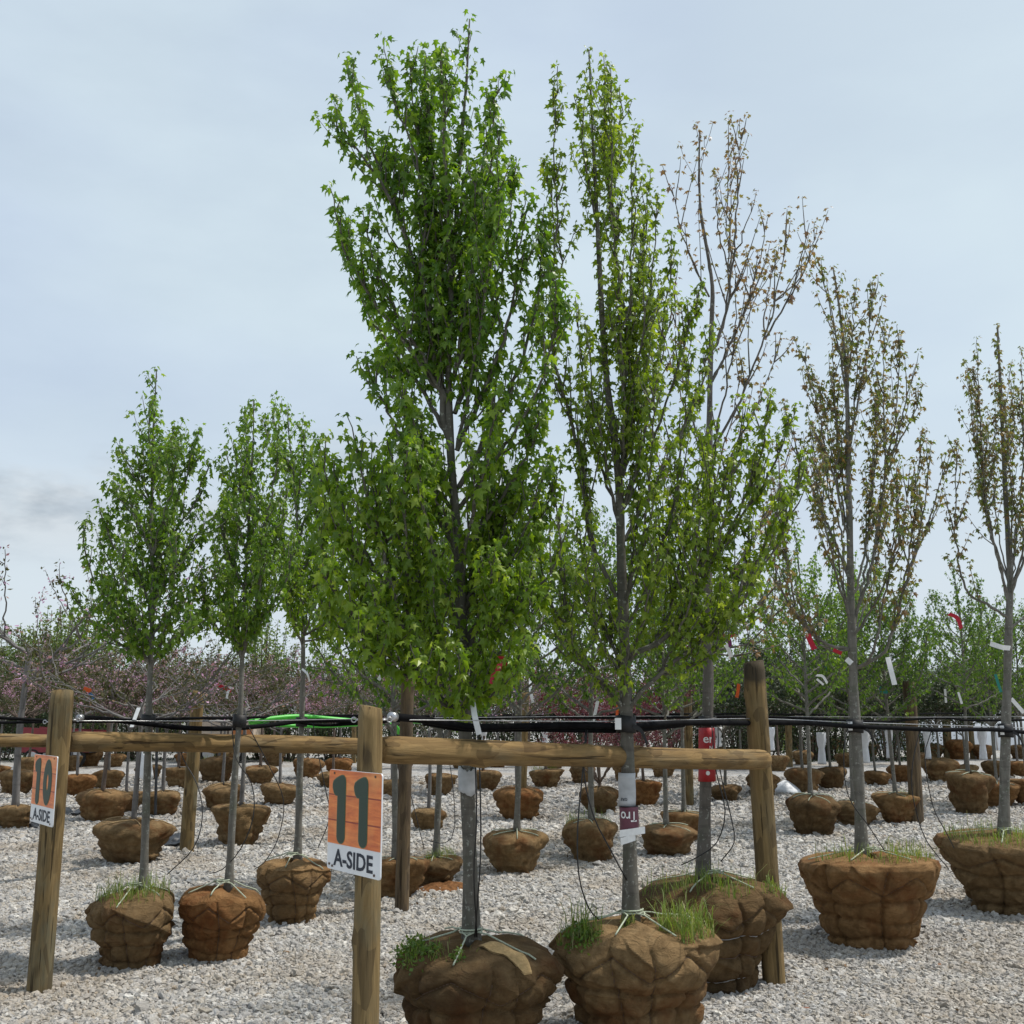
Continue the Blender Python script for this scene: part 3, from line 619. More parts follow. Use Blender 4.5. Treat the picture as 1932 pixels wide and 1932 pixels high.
PL = dict(st0=.06, lt0=.16, sp=.058, per=3, size=.053, shoots=9.0, slen=(.20, .52), mat='leaf_lime', deep=.5, sub=1.2, keep=.80, droop=.9, scat=.42, mlv=[.75, 1.2], ang=(14, 42), up=.28, sibtop=.5, siblow=.6, bark='bark_limb', lr=.72)
T2, B2 = drawn_tree('maple_tree', 'light green maple in front of the rail with a maroon label on its trunk', 1190, 5.72, .395, .565,
    [(1190, 1712), (1186, 1500), (1182, 1350), (1178, 1200), (1172, 1050), (1168, 915), (1158, 820), (1146, 730), (1136, 600), (1130, 480), (1125, 380), (1118, 250), (1111, 94)],
    [([(1168, 920), (1182, 800), (1176, 650), (1166, 500), (1152, 380), (1146, 250), (1139, 105)], .1, .017), ([(1160, 420), (1152, 300), (1152, 200), (1152, 128)], -.15, .008), ([(1150, 400), (1165, 300), (1172, 230), (1169, 164)], .2, .008),
     ([(1128, 420), (1105, 320), (1096, 250), (1092, 186)], -.1, .008), ([(1162, 1126), (1112, 1005), (1102, 895), (1074, 785), (1046, 675), (1042, 560), (1050, 420), (1046, 300), (1052, 125)], -.2, .018), ([(1046, 640), (1056, 480), (1040, 380), (1024, 303)], .1, .008),
     ([(1176, 760), (1190, 560), (1192, 400), (1196, 246)], -.2, .012), ([(1178, 700), (1205, 520), (1220, 420), (1226, 322)], .25, .010), ([(1180, 820), (1215, 620), (1236, 480), (1242, 364)], -.3, .011),
     ([(1175, 900), (1235, 700), (1260, 560), (1268, 440)], .2, .012), ([(1176, 960), (1250, 780), (1295, 640), (1325, 535)], -.1, .013), ([(1178, 1020), (1270, 850), (1320, 740), (1345, 620)], .35, .013),
     ([(1165, 980), (1120, 820), (1100, 700), (1085, 560)], .4, .012), ([(1178, 1340), (1105, 1250), (1075, 1180), (1055, 1030), (1040, 890)], -.3, .022), ([(1085, 1200), (1030, 1120), (1015, 1030), (1010, 950)], -.1, .012), ([(1170, 1250), (1120, 1140), (1100, 1050), (1080, 960)], .4, .014),
     ([(1178, 1245), (1258, 1200), (1300, 1130), (1340, 1000), (1392, 850), (1402, 752)], -.3, .022), ([(1300, 1130), (1370, 1010), (1430, 880), (1450, 742)], -.5, .013), ([(1320, 1080), (1410, 960), (1470, 860), (1500, 765)], -.2, .013), ([(1340, 1000), (1350, 900), (1352, 795)], -.4, .010),
     ([(1182, 1340), (1240, 1275), (1335, 1200), (1410, 1110), (1480, 1000), (1515, 855)], -.35, .020), ([(1410, 1110), (1450, 1010), (1482, 925)], -.55, .010), ([(1335, 1200), (1390, 1150), (1440, 1075)], -.6, .010), ([(1300, 1220), (1370, 1190), (1425, 1150)], -.1, .009), ([(1240, 1275), (1290, 1180), (1310, 1080), (1320, 980)], -.55, .012),
     ([(1180, 1180), (1235, 1080), (1270, 950), (1290, 800), (1305, 640)], -.2, .015), ([(1178, 1150), (1215, 1000), (1230, 850), (1240, 700)], -.5, .013), ([(1180, 1290), (1130, 1200), (1110, 1120), (1105, 1040)], -.5, .011), ([(1180, 1260), (1215, 1170), (1230, 1080), (1235, 1000)], -.5, .011), ([(1335, 1200), (1400, 1080), (1420, 960), (1430, 840)], .2, .013), ([(1300, 1130), (1350, 1040), (1375, 940), (1385, 850)], -.6, .012), ([(1180, 1310), (1110, 1270), (1070, 1230), (1045, 1180)], -.4, .012), ([(1400, 1110), (1450, 1040), (1490, 950), (1510, 890)], .1, .012), ([(1240, 1275), (1300, 1260), (1350, 1230), (1385, 1185)], -.3, .010)],
    PL, 12, .041, .004, grass=[(-2.75, .36, .55, .98, 190, .06, .22), (-2.5, .3, .75, .98, 90, .02, .07), (-.55, .40, .40, .92, 380, .08, .22), (.3, .5, .3, .9, 120, .06, .2), (-1.9, .4, .08, .3, 40, .04, .1)], sib=1)

PB = dict(sp=.115, per=3, size=.044, shoots=5.0, slen=(.35, .95), mat='leaf_bronze', deep=.55, keep=.80, droop=.6, ang=(12, 32), up=.12, lt0=.3, bark='bark_dark', sibdrop=60, sibtop=1, siblow=1, lr=.62, tk=.65)
PBk = dict(PB); 
T3, B3 = drawn_tree('maple_tree', 'thinly leafed bronze maple with a red label on its trunk, beside the leaning end post', 1340, 6.85, .435, .60,
    [(1325, 1640), (1332, 1450), (1336, 1300), (1336, 1150), (1335, 1000), (1338, 850), (1340, 700), (1343, 600), (1344, 540), (1334, 472), (1322, 399), (1319, 320), (1320, 247)],
    [([(1344, 660), (1368, 600), (1380, 510), (1390, 400), (1394, 300), (1395, 228)], -.1, .016), ([(1380, 520), (1376, 420), (1374, 330), (1375, 252)], .2, .008), ([(1338, 560), (1300, 480), (1280, 420), (1267, 353)], -.1, .009),
     ([(1384, 480), (1405, 440), (1419, 379)], -.2, .007), ([(1344, 720), (1400, 600), (1430, 500), (1450, 406)], .1, .012), ([(1342, 860), (1406, 730), (1443, 637), (1462, 564), (1480, 480), (1491, 419)], -.2, .015), ([(1443, 640), (1490, 560), (1515, 480), (1527, 421)], -.1, .010), ([(1460, 570), (1510, 520), (1542, 430)], .2, .008),
     ([(1338, 950), (1400, 820), (1440, 740), (1475, 640)], .35, .012), ([(1338, 900), (1300, 760), (1280, 640), (1270, 540)], .3, .012), ([(1336, 1150), (1400, 1050), (1450, 960), (1490, 860)], .4, .014), ([(1336, 1200), (1390, 1180), (1440, 1130), (1490, 1080)], .2, .014), ([(1336, 1230), (1390, 1220), (1440, 1190), (1470, 1150)], -.2, .012), ([(1336, 1100), (1280, 1000), (1250, 900), (1230, 800)], .4, .012)],
    PB, 13, .043, .005, grass=[(-1.9, .5, .2, .85, 130, .08, .22), (-2.6, .5, .3, .95, 110, .06, .2), (-1.0, .6, .3, .9, 90, .05, .18), (-.3, .3, .75, .97, 120, .04, .1)], wires=True, sag=1.0)

PO = dict(sp=.070, per=3, size=.052, shoots=7.6, slen=(.25, .70), mat='leaf_olive', deep=.6, keep=.80, droop=.8, ang=(14, 38), up=.2, bark='bark', sibdrop=50, sibtop=.8, siblow=.8, lr=.72)
T4, B4 = drawn_tree('maple_tree', 'olive and bronze leafed maple on the wide tapering grassy ball right of the end post', 1635, 7.97, .49, .60,
    [(1625, 1590), (1619, 1450), (1611, 1300), (1606, 1150), (1603, 1000), (1600, 850), (1597, 720), (1586, 600), (1572, 505)],
    [([(1600, 760), (1575, 620), (1556, 540), (1549, 489)], -.2, .011), ([(1598, 740), (1608, 640), (1612, 544)], .2, .011), ([(1600, 850), (1630, 700), (1642, 610), (1647, 535)], -.1, .013), ([(1603, 1020), (1560, 850), (1530, 720), (1500, 640)], -.2, .014),
     ([(1612, 1180), (1650, 1035), (1671, 895), (1689, 785), (1700, 627)], -.1, .020), ([(1671, 895), (1668, 760), (1670, 604)], .3, .010), ([(1675, 870), (1705, 780), (1727, 691)], -.3, .010), ([(1680, 860), (1720, 790), (1740, 727)], .1, .009),
     ([(1605, 1100), (1545, 950), (1505, 850), (1480, 760)], .2, .015), ([(1603, 1225), (1546, 1207), (1482, 1128), (1462, 1060), (1455, 960)], -.3, .018), ([(1500, 1150), (1480, 1020), (1470, 900)], .1, .010), ([(1612, 1262), (1660, 1240), (1682, 1200), (1704, 1120), (1735, 1000), (1757, 835)], -.2, .020), ([(1715, 1080), (1760, 960), (1785, 857)], .1, .011), ([(1704, 1120), (1725, 960), (1741, 808)], .3, .011),
     ([(1606, 1150), (1640, 1000), (1650, 860), (1655, 740)], .5, .014), ([(1606, 1180), (1570, 1050), (1545, 920), (1530, 800)], -.5, .014), ([(1606, 1210), (1660, 1120), (1700, 1010), (1720, 900)], -.5, .013), ([(1603, 1000), (1585, 860), (1575, 740), (1570, 640)], .4, .012)],
    PO, 14, .046, .006, grass=[(-2.2, .9, .25, .85, 170, .05, .2), (-.75, .55, .35, .92, 200, .05, .17), (.9, 1.2, .4, .9, 120, .06, .18)], sag=.75, cone=True)

T5, B5 = drawn_tree('maple_tree', 'bronze leafed maple with a white tag tied to its fork, on a big grassy ball', 1893, 9.25, .53, .60,
    [(1893, 1572), (1896, 1450), (1900, 1300), (1904, 1160), (1906, 1080), (1898, 950), (1892, 820), (1886, 700), (1882, 616)],
    [([(1904, 1140), (1885, 1060), (1862, 960), (1850, 830), (1846, 720), (1843, 640)], -.2, .018), ([(1906, 1100), (1925, 960), (1930, 800), (1927, 658)], .1, .016), ([(1908, 1120), (1955, 980), (1975, 840), (1985, 740)], -.1, .016), ([(1904, 1165), (1860, 1138), (1822, 1108), (1803, 1000), (1806, 834)], -.3, .018),
     ([(1850, 900), (1835, 800), (1830, 720)], .3, .009), ([(1904, 1190), (1960, 1130), (1990, 1050), (2010, 930)], .2, .015), ([(1895, 900), (1908, 780), (1906, 690)], .4, .010), ([(1903, 1100), (1870, 1000), (1858, 900), (1862, 800)], .5, .012), ([(1905, 1130), (1930, 1040), (1945, 940), (1950, 830)], -.5, .012)],
    PO, 15, .047, .008, grass=[(-2.3, 1.0, .25, .96, 460, .06, .20), (-.8, .6, .3, .9, 150, .06, .18), (.9, 1.0, .4, .9, 120, .06, .18)], sag=.65, cone=True)

# --- row ten
PM = dict(st0=.06, lt0=.15, sp=.052, per=2, size=.058, shoots=12, slen=(.20, .58), mat='leaf_mid', deep=.5, sub=1.4, keep=.95, droop=.95, scat=.42, mlv=[.9, 1.15], ang=(16, 44), up=.26, sibtop=.3, siblow=.7, lr=.8)
T6, B6 = drawn_tree('maple_tree', 'bushy green maple with spreading low branches on the grassy ball beside post 10', 265, 7.36, .28, .45,
    [(272, 1660), (278, 1450), (282, 1300), (287, 1180), (286, 1000), (288, 850), (292, 770), (295, 696)],
    [([(288, 900), (282, 840), (279, 778)], -.2, .008), ([(288, 900), (310, 850), (332, 808)], .2, .008), ([(287, 1050), (330, 950), (360, 880), (371, 818)], -.2, .012), ([(287, 1080), (345, 980), (372, 940), (383, 890)], .2, .012), ([(286, 960), (255, 900), (228, 846)], -.1, .010), ([(286, 1040), (245, 960), (213, 903)], .3, .011),
     ([(287, 1140), (235, 1060), (205, 1010), (191, 969)], -.2, .012), ([(286, 1210), (215, 1160), (175, 1090), (160, 1040), (156, 990)], -.3, .013), ([(285, 1250), (220, 1210), (170, 1170), (141, 1114)], -.1, .012), ([(287, 1140), (350, 1040), (395, 980), (415, 966)], -.3, .012), ([(286, 1200), (350, 1130), (405, 1090), (427, 1062)], -.2, .012), ([(284, 1250), (340, 1200), (385, 1160), (412, 1130)], .3, .011), ([(284, 1260), (250, 1170), (235, 1100), (225, 1030)], -.45, .011), ([(284, 1260), (320, 1170), (330, 1090), (335, 1010)], -.45, .011), ([(286, 1180), (270, 1080), (262, 1000), (255, 930)], .5, .011), ([(286, 1150), (305, 1050), (315, 960), (318, 890)], .5, .010)],
    PM, 16, .030, .003, grass=[(-1.6, 1.2, .25, .92, 260, .06, .22), (1.5, 1.4, .3, .9, 120, .06, .2)], sag=1.15)
T7, B7 = drawn_tree('maple_tree', 'slim green maple whose leaning pale trunk passes in front of the rail by post 10', 428, 7.55, .275, .44,
    [(432, 1660), (444, 1450), (454, 1330), (458, 1200), (466, 1050), (474, 900), (478, 820), (478, 756)],
    [([(474, 900), (464, 830), (460, 778)], .1, .008), ([(470, 980), (450, 910), (440, 848)], -.2, .010), ([(466, 1040), (440, 980), (431, 942)], .2, .010), ([(462, 1120), (430, 1040), (414, 967)], -.2, .011), ([(458, 1220), (415, 1190), (392, 1150), (380, 1090)], -.3, .011), ([(458, 1230), (430, 1140), (415, 1090), (405, 1030)], .4, .011), ([(466, 1060), (500, 980), (520, 900), (525, 840)], -.2, .011), ([(462, 1140), (510, 1060), (535, 980), (540, 920)], .2, .011), ([(458, 1220), (510, 1150), (545, 1080), (555, 1020)], -.3, .011), ([(458, 1240), (480, 1150), (490, 1080), (495, 1000)], -.5, .011), ([(458, 1250), (440, 1180), (400, 1160), (375, 1170)], .2, .009)],
    PM, 17, .029, .003, sag=.9)
T8, B8 = drawn_tree('maple_tree', 'green maple with a dark upright trunk on the orange stained ball beside sign 11', 556, 8.8, .275, .46,
    [(562, 1610), (566, 1450), (571, 1300), (571, 1180), (562, 1000), (552, 880), (545, 820), (543, 768)],
    [([(555, 900), (525, 830), (514, 772)], -.1, .009), ([(552, 880), (510, 840), (496, 792)], .2, .009), ([(558, 960), (572, 880), (574, 818)], -.2, .010), ([(562, 1020), (595, 920), (602, 824)], .1, .011), ([(566, 1080), (625, 980), (640, 900)], -.2, .012), ([(568, 1140), (640, 1060), (665, 990)], .2, .012), ([(571, 1200), (640, 1160), (680, 1110)], -.3, .012), ([(568, 1120), (520, 1020), (500, 940)], -.3, .012), ([(571, 1190), (530, 1120), (505, 1060)], .3, .011), ([(571, 1200), (600, 1120), (610, 1030)], -.5, .011), ([(571, 1220), (545, 1150), (540, 1080), (535, 1000)], -.5, .011), ([(571, 1210), (625, 1200), (665, 1180)], .1, .010)],
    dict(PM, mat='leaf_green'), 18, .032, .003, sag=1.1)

# ------------------------------------------------------------------ trees of the rows behind: a few builds, each copied with its parts
def proto(seed, Ht, clear, rad, nl, p, r0, kind='up', cmat='leaf_mid', tm=MAPLE, bark='bark', stems=1):
    rng = np.random.default_rng(seed); LM = []; tp = None
    if kind == 'up':
        tp = np.array([[0, 0, -.05], [.02, .01, clear], [rng.normal(0, .05), rng.normal(0, .05), Ht * .7], [rng.normal(0, .08), rng.normal(0, .08), Ht * .97]])
        for k in range(nl):
            f = k / nl; az = k * 2.4 + rng.uniform(-.3, .3); z0 = clear + (Ht * .72 - clear) * f ** 1.1; rr = rad * (1.15 - .75 * f) * rng.uniform(.75, 1.15); rise = (Ht - z0) * rng.uniform(.30, .72)
            d = np.array([math.cos(az), math.sin(az)]); a = np.array([np.interp(z0, tp[:, 2], tp[:, 0]), np.interp(z0, tp[:, 2], tp[:, 1])])
            q = [np.append(a, z0)] + [np.append(a + d * rr * g_, z0 + rise * h_) for g_, h_ in ((.5, .22), (.85, .55), (1, 1))]
            LM.append((np.array(q), r0 * .5 * (1 - .5 * f)))
        LM.append((tp[2:], .006)); wood_tr = (tp, r0, .004)
    else:
        tp = np.array([[0, 0, -.05], [.02, 0, clear * .5], [.01, .02, clear + .15]]); wood_tr = (tp, r0, r0 * .7)
        for k in range(nl):
            az = k * 2 * math.pi / nl + rng.uniform(-.3, .3); L_ = rad * rng.uniform(.8, 1.15); z0 = (clear + rng.uniform(-.15, .15)) if stems == 1 else .05; rise = (Ht - z0) * rng.uniform(.5, 1.0)
            d = np.array([math.cos(az), math.sin(az)])
            q = [np.array([.01, .01, z0])] + [np.append(d * L_ * g_ + rng.normal(0, .05, 2), z0 + rise * h_) for g_, h_ in ((.28, .22), (.62, .55), (.88, .82), (1.02, 1))]
            q = np.array(q); LM.append((q, r0 * .55))
            for j in range(3):
                i = rng.integers(1, 4); az2 = az + rng.uniform(-1.1, 1.1); l2 = L_ * rng.uniform(.35, .7); d2 = np.array([math.cos(az2), math.sin(az2), rng.uniform(.2, 1.0)])
                LM.append((np.array([q[i], q[i] + d2 * l2 * .5 + [0, 0, .03], q[i] + d2 * l2 + [0, 0, .12 * l2]]), r0 * .28))
    wood, NP, NO, NS = grow(rng, wood_tr, LM, p)
    k = rng.uniform(size=len(NP)) < p.get('keep', 1); B = leaf_basis(NP[k], NO[k], NS[k], rng, p.get('droop', .8), p.get('scat', .4))
    return wood.mesh('trunk', M[bark]), leaf_mesh(B, tm, M[cmat])
pgen = dict(sp=.058, per=2, size=.062, shoots=9, slen=(.25, .60), keep=.9, droop=1.0, ang=(25, 65), up=.12, lt0=.25)
pbud = dict(sp=.045, per=5, size=.048, shoots=7.5, slen=(.2, .55), ang=(25, 70), up=.05, lt0=.3, droop=.3, scat=.7, keep=.8)
psil = dict(sp=.07, per=4, size=.042, shoots=3.0, slen=(.25, .7), ang=(20, 60), up=.06, lt0=.45, droop=.3, scat=.7, keep=.75, lr=.75)
pdrk = dict(sp=.046, per=4, size=.062, shoots=9.5, slen=(.2, .5), ang=(25, 75), up=.1, lt0=.3, droop=.4, scat=.7, keep=.9)
pplm = dict(sp=.048, per=5, size=.046, shoots=6.5, slen=(.2, .5), ang=(25, 70), up=.12, lt0=.35, droop=.4, scat=.7, keep=.9)
PROTO = {
    'green': [proto(31, 3.7, 1.0, .95, 26, pgen, .034, cmat='leaf_back'), proto(32, 3.5, .95, .88, 24, pgen, .031, cmat='leaf_mid'), proto(33, 3.8, 1.05, .92, 26, pgen, .033, cmat='leaf_back')],
    'silver': [proto(41, 1.55, .95, 1.15, 8, psil, .028, 'vase', 'blossom', SMALL, 'bark_silver'), proto(42, 1.5, .90, 1.10, 7, psil, .026, 'vase', 'blossom', SMALL, 'bark_silver')],
    'pink': [proto(51, 2.2, 1.15, 1.25, 9, pbud, .034, 'vase', 'blossom', SMALL, 'bark_brown'), proto(52, 2.25, 1.1, 1.35, 9, pbud, .034, 'vase', 'blossom', SMALL, 'bark_brown'), proto(53, 2.1, 1.15, 1.2, 8, pbud, .03, 'vase', 'blossom', SMALL, 'bark_silver')],
    'plum': [proto(61, 1.95, .30, 1.0, 9, pplm, .026, 'vase', 'plum', SMALL, 'bark_brown', 5), proto(62, 2.15, .70, 1.0, 9, pplm, .028, 'vase', 'plum', SMALL, 'bark_brown')],
    'dark': [proto(71, 2.45, .80, 1.0, 13, pdrk, .030, 'vase', 'dark_leaf', SMALL, 'bark'), proto(72, 2.35, .8, 1.05, 13, pdrk, .030, 'vase', 'dark_leaf', SMALL, 'bark')],
}
FARBALL = [Ball(200 + k, .40, (.50, .46, .55, .48, .52, .44, .5, .56, .47, .53)[k], 1.25, k % 4 == 3) for k in range(10)]; FARMESH = [b.mesh(72, 40) for b in FARBALL]
GRASSB = [grass_mesh(FARBALL[k], np.random.default_rng(300 + k), [(-1.6, 1.5, .2, .9, 150, .08, .25)]) for k in range(2)]
NAMES = {'green': ('maple_tree', 'tree'), 'silver': ('redbud_tree', 'tree'), 'pink': ('redbud_tree', 'tree'), 'plum': ('plum_leaf_tree', 'tree'), 'dark': ('small_tree', 'tree')}
rnd = random.Random(4); BT = {}
def ball_tree(cx, bot, wpx, kind, label, group=None, hs=1.0, var=None, grass=False, jute=False):
    g_ = gnd(cx, bot); rad = pxm(wpx, g_[1]) / 2; Yc = g_[1] + .6 * rad; rad = pxm(wpx, Yc) / 2
    X0 = at(cx, bot, Yc)[0]; nm, cat = NAMES[kind]; t = empty(nm, (X0, Yc, 0), label, cat, group)
    k = rnd.randrange(10); s = rad / .40; sz = s * rnd.uniform(.90, 1.15); rot = rnd.uniform(0, 6.28)
    rb = link('root_ball', FARMESH[k], t, rot=(rnd.uniform(-.07, .07), rnd.uniform(-.07, .07), rot), scale=(s * rnd.uniform(.93, 1.06), s * rnd.uniform(.93, 1.06), sz)); top = .97 * FARBALL[k].H * sz; rb.location.z = -.015
    tm, cm = PROTO[kind][rnd.randrange(len(PROTO[kind])) if var is None else var]; r2 = rnd.uniform(0, 6.28); hs *= rnd.uniform(.94, 1.06)
    tilt = (rnd.uniform(-.02, .02), rnd.uniform(-.02, .02), r2)
    link('trunk', tm, t, (0, 0, top), tilt, hs); c = link('crown', cm, t, (0, 0, top), tilt, hs); c['kind'] = 'stuff'
    if grass: link('grass_tuft', GRASSB[rnd.randrange(2)], rb)['kind'] = 'stuff'
    if Yc < 19:
        b = FARBALL[k]; r_ = np.random.default_rng(k + int(cx)); m_ = MB(); mt = 'jute' if jute else 'twine'
        for a in b.peaks():
            rr = np.linspace(.06, r_.uniform(.7, .93), 7); m_.tube(b.pos(np.full(7, a), b.u_of_top(rr), .014), .006, 4)
        m_.build('twine', M[mt], rb)
    BT[(cx, bot)] = (t, X0, Yc, top, rad); return t
# row ten, going back
for a in [(745, 1697, 118, 'green', 'green maple half hidden behind sign 11, on the ball touching the torn one', 1.02, 1, False),
          (822, 1675, 100, 'green', 'green maple on the torn weedy ball spilling soil beside the aged brown post', 1.0, 0, True),
          (975, 1650, 118, 'green', 'slim green maple on the tan ball with a big folded flap', 1.0, 2, False),
          (1117, 1628, 106, 'green', 'slim green maple on the brown ball left of the maroon labelled trunk', 1.05, 0, True),
          (1258, 1617, 106, 'green', 'slim green maple on the reddish quilted ball right of the maroon labelled trunk', 1.05, 1, False),
          (1292, 1592, 84, 'green', 'green maple on the tan ball tucked behind the reddish quilted one', 1.0, 2, False),
          (1533, 1578, 97, 'green', 'green maple on the orange brown creased ball right of the leaning end post', 1.02, 1, False),
          (1612, 1560, 88, 'green', 'green maple on the middle one of three touching orange brown balls', .92, 0, False),
          (1693, 1556, 82, 'green', 'green maple on the ball leaning against the weathered fence post', .98, 2, True),
          (1832, 1538, 95, 'green', 'green maple on the flat topped rusty ball behind the bronze maple with the white tag', .98, 0, False),
          (1884, 1524, 78, 'green', 'green maple with a leaning trunk behind the flat topped rusty ball', .95, 1, False),
          (1942, 1523, 80, 'green', 'green maple on the darkest brown ball at the end of the green row', .95, 2, False)]:
    ball_tree(a[0], a[1], a[2], a[3], a[4], None, a[5], a[6], a[7])
# row nine: silver barked redbuds on tied balls
for a in [(247, 1632, 128, 'silver', 'silver branched redbud with a grey wrapped trunk on a wide tied ball', 1.1, 0),
          (452, 1599, 106, 'silver', 'silver branched redbud behind the leaning pale maple trunk', 1.1, 1),
          (190, 1552, 88, 'pink', 'redbud on the ball with one pale twine hanging down its side', .92, 0),
          (26, 1566, 70, 'silver', 'redbud with long arching branches on a tied ball behind post 10', 2.05, 1),
          (305, 1541, 76, 'silver', 'silver branched redbud beside the black steel stake', 1.05, 0),
          (236, 1534, 66, 'pink', 'redbud on the tapering ball behind the grey wrapped trunk', .9, 2),
          (417, 1532, 76, 'silver', 'silver branched redbud on a dark ball tied with a star of pale twine', 1.05, 1),
          (527, 1521, 68, 'silver', 'silver branched redbud on a ball with a loose loop of pale twine', 1.05, 0),
          (808, 1568, 70, 'silver', 'silver branched redbud behind the torn weedy ball', 1.05, 1),
          (740, 1506, 60, 'silver', 'silver branched redbud almost hidden behind the aged brown post', 1.1, 0),
          (976, 1549, 97, 'silver', 'silver branched redbud with white tags behind the tan ball with the flap', 1.15, 1),
          (1133, 1538, 74, 'plum', 'many stemmed plum leafed shrub on a split ball with a pale patch', 1.0, 0),
          (1215, 1523, 68, 'plum', 'plum leafed tree on the round ball behind the maroon labelled trunk', 1.0, 1),
          (1369, 1514, 60, 'dark', 'dark leafed small tree on the ball behind the red labelled trunk', 1.05, 0),
          (1439, 1503, 64, 'dark', 'dark leafed small tree on a ball hidden behind the leaning end post', 1.05, 1),
          (1516, 1497, 72, 'dark', 'dark leafed small tree on the ball beside the white cone on the gravel', 1.05, 0),
          (1569, 1490, 58, 'dark', 'dark leafed small tree in a white pinched foam sleeve behind the orange brown balls', 1.05, 1)]:
    ball_tree(a[0], a[1], a[2], a[3], a[4], None, a[5], a[6], jute=True)
# the far rows
FAR = [(143, 1503, 67), (203, 1490, 53), (335, 1489, 50), (490, 1481, 62), (411, 1478, 65), (579, 1473, 60), (640, 1465, 55), (628, 1488, 55), (515, 1446, 45), (280, 1473, 45), (-4, 1470, 40), (53, 1456, 36), (30, 1500, 70), (134, 1455, 36), (170, 1446, 40), (216, 1447, 40),
       (828, 1503, 62), (911, 1493, 71), (1030, 1488, 60), (1101, 1480, 52), (1178, 1477, 50), (1253, 1469, 46), (1470, 1455, 40), (1514, 1443, 44), (1547, 1432, 42), (1598, 1448, 44), (1653, 1483, 52), (1700, 1478, 48), (1774, 1476, 62), (1823, 1473, 48), (1881, 1470, 54), (1922, 1466, 44), (1640, 1428, 36), (1732, 1445, 36),
       (1755, 1432, 48), (1808, 1433, 52), (1856, 1433, 42), (1925, 1432, 40), (1100, 1442, 40), (998, 1444, 40), (1045, 1450, 42), (1340, 1450, 42), (1400, 1452, 42), (1366, 1430, 36), (1500, 1414, 30), (1540, 1412, 30), (1580, 1414, 30), (700, 1453, 44), (762, 1450, 40), (870, 1450, 42), (940, 1448, 40), (350, 1446, 38), (428, 1444, 38), (590, 1442, 38), (1180, 1436, 36), (1250, 1438, 36), (1430, 1424, 34), (90, 1432, 34), (300, 1432, 34), (660, 1432, 34), (820, 1430, 34)]
LAB = {'pink': ('mauve pink flowering redbud on a burlap ball in the far rows', 'pink redbuds in the far rows'), 'plum': ('plum red leafed small tree on a burlap ball in the far rows', 'plum leafed trees in the far rows'),
       'dark': ('dark green leafed small tree on a burlap ball in the far rows', 'dark green trees in the far rows'), 'silver': ('nearly bare silver redbud on a burlap ball in the far rows', 'silver redbuds in the far rows')}
for i, (cx, bot, wp) in enumerate(FAR):
    Yf = gnd(cx, bot)[1]
    kind = 'pink' if cx < 780 else ('plum' if 1060 < cx < 1330 else ('dark' if cx >= 1330 else 'pink'))
    if (cx > 1700 and Yf > 38) or (cx < 1330 and Yf > 33): continue
    if kind == 'dark' and i % 9 == 4: kind = 'pink'
    hs = {'pink': 1.0, 'plum': 1.0, 'dark': 1.0}[kind] * np.interp(Yf, [18, 30, 45], [.90, 1.02, 1.2])
    ball_tree(cx, bot, wp, kind, LAB[kind][0], LAB[kind][1], hs, grass=(i % 7 == 4))

# dark evergreen hedge shrubs and tall young trees closing the yard
def shrub_proto(seed, n_, cmat, H, rx, tall=False):
    rng = np.random.default_rng(seed); wood = MB(); NP = []; NO = []
    nst = 14 if not tall else 26
    for k in range(nst):
        az = k * 2.4; rr = rx * math.sqrt((k + .5) / nst) * (.95 if not tall else 1.0); hh = H * rng.uniform(.72, 1.0) * (1 - .25 * (rr / rx) ** 2)
        b0 = np.array([rr * .25 * math.cos(az), rr * .25 * math.sin(az), 0]); t0 = np.array([rr * math.cos(az), rr * math.sin(az), hh])
        q = np.array([b0, b0 * .5 + t0 * .5 * np.array([1.05, 1.05, 1.0]), t0]); wood.tube(q, [.03, .018, .006], 5, cap=False)
        m = n_ // nst; f = rng.uniform(.0, 1, m) ** (.75 if not tall else .8); f = .02 + .98 * f
        c = q[0] + (q[2] - q[0]) * f[:, None]; wd = (.36 if not tall else .13) * rx * (1.15 - f * (.6 if not tall else .75)); d = rng.normal(0, 1, (m, 3)) * np.stack([wd, wd, wd * .8], -1)
        P = c + d; P[:, 2] = np.maximum(P[:, 2], .05); NP.append(P); NO.append(d + np.array([0, 0, .05]))
    NP = np.vstack(NP); NO = np.vstack(NO); S = rng.uniform(.05, .10, len(NP)) * (1.25 if tall else 1); B = leaf_basis(NP, NO, S, rng, .3, .7)
    return wood.mesh('trunk', M['bark_brown']), leaf_mesh(B, SMALL, M[cmat])
SH = [shrub_proto(81, 6500, 'dark_leaf', 3.85, 1.2), shrub_proto(82, 6500, 'dark_leaf', 3.6, 1.3)]
TALL = [shrub_proto(91, 3600, 'far_leaf', 4.6, 1.0, True), shrub_proto(92, 3600, 'far_leaf', 4.9, 1.1, True), shrub_proto(93, 3200, 'far_leaf', 4.3, .9, True)]
def far_plant(name, pr, x, y, s, label, cat, group):
    t = empty(name, (x, y, 0), label, cat, group); rz = rnd.uniform(0, 6.28)
    link('trunk', pr[0], t, rot=(0, 0, rz), scale=s); c = link('crown', pr[1], t, rot=(0, 0, rz), scale=s); c['kind'] = 'stuff'
for k in range(32):
    x = -21.5 + k * 1.2 + rnd.uniform(-.2, .2)
    if x > 13.6: continue
    far_plant('hedge_shrub', SH[k % 2], x, 36.0 + (k % 2) * 1.2 + rnd.uniform(-.4, .4), rnd.uniform(.86, .98), 'dense dark green hedge shrub closing the back of the yard', 'shrub', 'dark hedge shrubs along the back')
